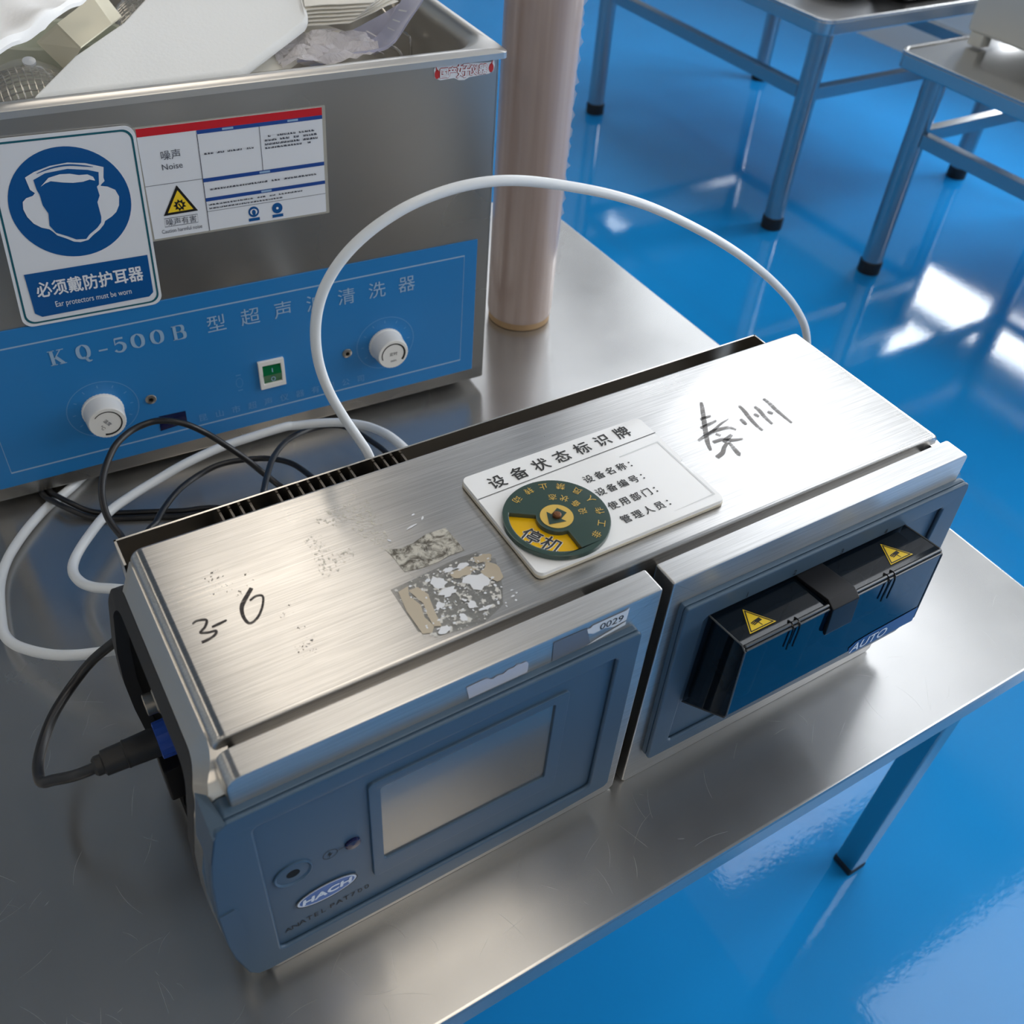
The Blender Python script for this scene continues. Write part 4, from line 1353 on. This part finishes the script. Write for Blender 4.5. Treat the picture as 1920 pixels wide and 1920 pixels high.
hose('water_hose', ARC, .0037, 'tube_white', 'white plastic hose rising in a big arc behind the analyser', 'hose', 'white plastic hoses')
hose('water_hose', [(.3162, .5190, .110), (.3165, .560, .105), (.3171, .6606, .090), (.3146, .7175, .070), (.2986, .7492, .060), (.2772, .7669, .055), (.2537, .7806, .050), (.2427, .7835, .050), (.2083, .7892, .045), (.1737, .7928, .040), (.1359, .7900, .035), (.1072, .7850, .030), (.0778, .7732, .030), (.0503, .7583, .030), (.0251, .7329, .030), (.0096, .7122, .030), (.0040, .6911, .035), (.0067, .6706, .040), (.0151, .6540, .045), (.0293, .6393, .050), (.0450, .6200, .058), (.0580, .5800, .085), (.0600, .5160, .105)],
     .0046, 'tube_white', 'white plastic hose lying in a narrow loop between analyser and cleaner', 'hose', 'white plastic hoses', 0)
hose('water_hose', [(.0700, .8750, .0045), (.0284, .8403, .0045), (.0066, .8263, .0045), (-.0139, .8058, .006), (-.0312, .7857, .006), (-.0446, .7662, .006), (-.0533, .7476, .006), (-.0595, .7251, .007), (-.0641, .6888, .010), (-.0647, .6655, .014), (-.0590, .6443, .020), (-.0462, .6201, .030), (-.0306, .5984, .040), (-.0146, .5810, .050), (-.0003, .5714, .055), (.0159, .5613, .060), (.0330, .5460, .054), (.0400, .5155, .048)],
     .0046, 'tube_white', 'white plastic hose curving along the left edge of the photo', 'hose', 'white plastic hoses', 0)
GC = 'black cables on the work table'
hose('cable', [(.0800, .5130, .070), (.0620, .600, .075), (.0514, .6526, .080), (.0495, .6691, .080), (.0458, .6840, .085), (.0453, .6975, .090), (.0486, .7148, .095), (.0550, .7302, .100), (.0645, .7445, .105), (.0757, .7559, .110), (.0929, .7691, .110), (.1129, .7733, .110), (.1270, .7682, .110), (.1419, .7614, .105), (.1578, .7588, .090), (.1700, .7516, .078), (.1869, .7440, .058), (.1984, .7335, .044), (.2082, .7211, .034), (.2190, .6911, .030), (.2250, .600, .030), (.2300, .5130, .040)],
     .0031, 'cable_black', 'black cable looping up in front of the blue control panel', 'cable', GC, 0)


def shifted(pts, d):
    """the same run of cable moved sideways by d"""
    out = []
    for i, p in enumerate(pts):
        a, b = Vector(pts[max(i - 1, 0)]), Vector(pts[min(i + 1, len(pts) - 1)])
        t = b - a
        nn = Vector((-t.y, t.x, 0)).normalized()
        out.append(tuple(Vector(p) + nn * d))
    return out


LOW = [(.0300, .9050, .0032), (.0180, .8700, .0034), (.0105, .8490, .0064), (.0115, .8330, .0116), (.0160, .8240, .0122), (.0242, .8111, .0112), (.0378, .7989, .0045), (.0563, .7876, .0032), (.0986, .7684, .0032), (.1190, .7589, .0032), (.1570, .7431, .0032), (.1950, .690, .0032), (.2350, .580, .0032), (.2450, .515, .020)]
hose('cable', LOW, .0028, 'cable_black', 'black cable running low from under the cleaner, rear strand of the pair', 'cable', GC, 0)
hose('cable', shifted(LOW, -.0075), .0028, 'cable_black', 'black cable running low from under the cleaner, front strand of the pair', 'cable', GC, 0)
hose('cable', [(.1100, .5130, .070), (.0900, .600, .062), (.0735, .6855, .050), (.0859, .7093, .045), (.0980, .7295, .040), (.1194, .7546, .035), (.1445, .7731, .030), (.1692, .7791, .030), (.1944, .7749, .030), (.2164, .7657, .030), (.2316, .7439, .035), (.2389, .7152, .040), (.2412, .6730, .050), (.245, .600, .055), (.250, .5130, .060)],
     .0030, 'cable_black', 'black cable arched in a flat bow behind the analyser fins', 'cable', GC, 0)
hose('cable', [(.1750, .5130, .100), (.1740, .600, .092), (.1730, .6508, .080), (.1840, .6787, .074), (.1940, .6999, .068), (.2124, .7339, .058), (.2381, .7663, .046), (.2671, .7843, .036), (.2952, .7847, .0320), (.3100, .7720, .032), (.3216, .7353, .035), (.3253, .6976, .040), (.328, .600, .045), (.330, .5130, .050)],
     .0030, 'cable_black', 'black cable crossing under the white hose near the middle of the cleaner', 'cable', GC, 0)
pc = empty('connector_cable', (.0250, .4314, .100), 'black cable with a blue collared plug on the left end of the analyser', 'cable')
mb = MB(); tube(mb, [(-.0240, .4314, .1035), (-.0330, .4350, .0980), (-.0430, .4452, .0850), (-.0560, .4578, .0720), (-.0618, .4640, .0650), (-.0648, .4725, .0600), (-.0630, .4907, .0550), (-.0546, .5145, .0500), (-.0436, .5326, .0500), (-.0263, .5493, .053), (-.0069, .5567, .064), (.0126, .5549, .078), (.0300, .5535, .088), (.0420, .5320, .097), (.0460, .5150, .100)], .0041, 'cable_black', 12, 6, 0)
mb.build('cord', pc, pc)
mb = MB(); lathe(mb, [(.0055, -.049), (.0072, -.047), (.0072, -.043), (.0092, -.042), (.0096, -.028), (.0103, -.0275), (.0103, -.0265), (.0100, -.026), (.0108, -.008), (.0112, .012)], (.0215, .4314, .1040), (1, 0, 0.0), 'plug_black', 32)
mb.build('plug_body', pc, pc)
mb = MB(); lathe(mb, [(.0112, -.007), (.0136, -.0065), (.0140, .0045), (.0134, .0055), (.0110, .006)], (.0225, .4314, .1040), (1, 0, 0), 'collar_blue', 32, 1, -.05); mb.build('collar', pc, pc)

# ================================================================ tables in the background
STR = 'stainless steel tables in the background'


def back_table(x0, x1, y0, y1, zt, legs, ztop_leg, ls, label, rail_z, rails):
    r = empty('side_table', ((x0 + x1) / 2, (y0 + y1) / 2, FZ), label, 'table', STR)
    mb = MB()
    FT = lambda u, v, d: (u, v, zt + d)
    prism(mb, rrect(x0, x1, y0, y1, .035, 8), [], FT, -.034, 0, 'tray_steel', .004, 3)
    prism(mb, rrect(x0, x1, y0, y1, .035, 8), [rrect(x0 + .008, x1 - .008, y0 + .008, y1 - .008, .030, 8)], FT, -.002, .004, 'tray_steel', .0015, 2)
    mb.build('tabletop', r, r)
    for lx, ly in legs:
        mb = MB(); lathe(mb, [(.0270, FZ + .018), (.0270, ztop_leg - .05), (.0278, ztop_leg - .045), (.0278, ztop_leg)], (lx, ly, 0), (0, 0, 1), 'tube_steel', 32); lg = mb.build('leg', r, r)
        mb = MB(); lathe(mb, [(.0300, FZ), (.0305, FZ + .03), (.0280, FZ + .034)], (lx, ly, 0), (0, 0, 1), 'foot_black', 28); mb.build('rubber_foot', lg, r)
    for (xa, ya), (xb, yb) in rails:
        mb = MB()
        if abs(xa - xb) < abs(ya - yb):
            box(mb, xa - .013, xa + .013, ya + .026, yb - .026, rail_z - .033, rail_z, 'tube_steel', .002)
        else:
            box(mb, xa + .026, xb - .026, ya - .013, ya + .013, rail_z - .033, rail_z, 'tube_steel', .002)
        mb.build('stretcher', r, r)
    return r


back_table(2.005, 2.875, 1.742, 2.74, -.012, [(2.04, 1.775), (2.0385, 2.666), (2.82, 2.698), (2.85, 1.785)], -.044, .03, 'stainless steel table at the top of the photo with a white bowl', -.180,
           [((2.04, 1.775), (2.04, 2.666)), ((2.04, 1.775), (2.85, 1.775)), ((2.835, 1.785), (2.835, 2.698)), ((2.04, 2.68), (2.82, 2.68))])
back_table(2.080, 2.93, .43, 1.575, -.028, [(2.116, 1.468), (2.116, .54), (2.90, 1.468), (2.90, .54)], -.060, .03, 'stainless steel table at the right edge of the photo under the grey instrument', -.185,
           [((2.116, .54), (2.116, 1.468)), ((2.116, 1.468), (2.90, 1.468)), ((2.90, .54), (2.90, 1.468)), ((2.116, .54), (2.90, .54))])
gi = empty('instrument', (2.47, 1.28, -.028), 'grey box shaped laboratory instrument on the right edge table', 'instrument')
mb = MB(); box(mb, 2.275, 2.68, 1.03, 1.545, .004, .26, 'instrument_grey', .008, 3); mb.build('case', gi, gi)
for x, y in ((2.262, 1.492), (2.262, 1.04), (2.63, 1.492), (2.63, 1.04)):
    mb = MB(); box(mb, x + .012, x + .050, y, y + .040, -.024, .006, 'instrument_grey', .004); mb.build('foot', gi, gi)
bw = MB(); lathe(bw, [(0, 0), (.06, 0), (.085, .010), (.11, .05), (.113, .055), (.108, .050), (.08, .016), (0, .008)], (2.225, 1.915, -.008), (0, 0, 1), 'bowl_white', 48)
tag(bw.build('bowl'), 'white round bowl on the table at the top of the photo', 'bowl')
db = MB(); box(db, 2.34, 2.60, 1.79, 2.05, -.008, .06, 'foot_black', .01, 3)
tag(db.build('device_base'), 'black device base beside the white bowl at the top of the photo', 'device')
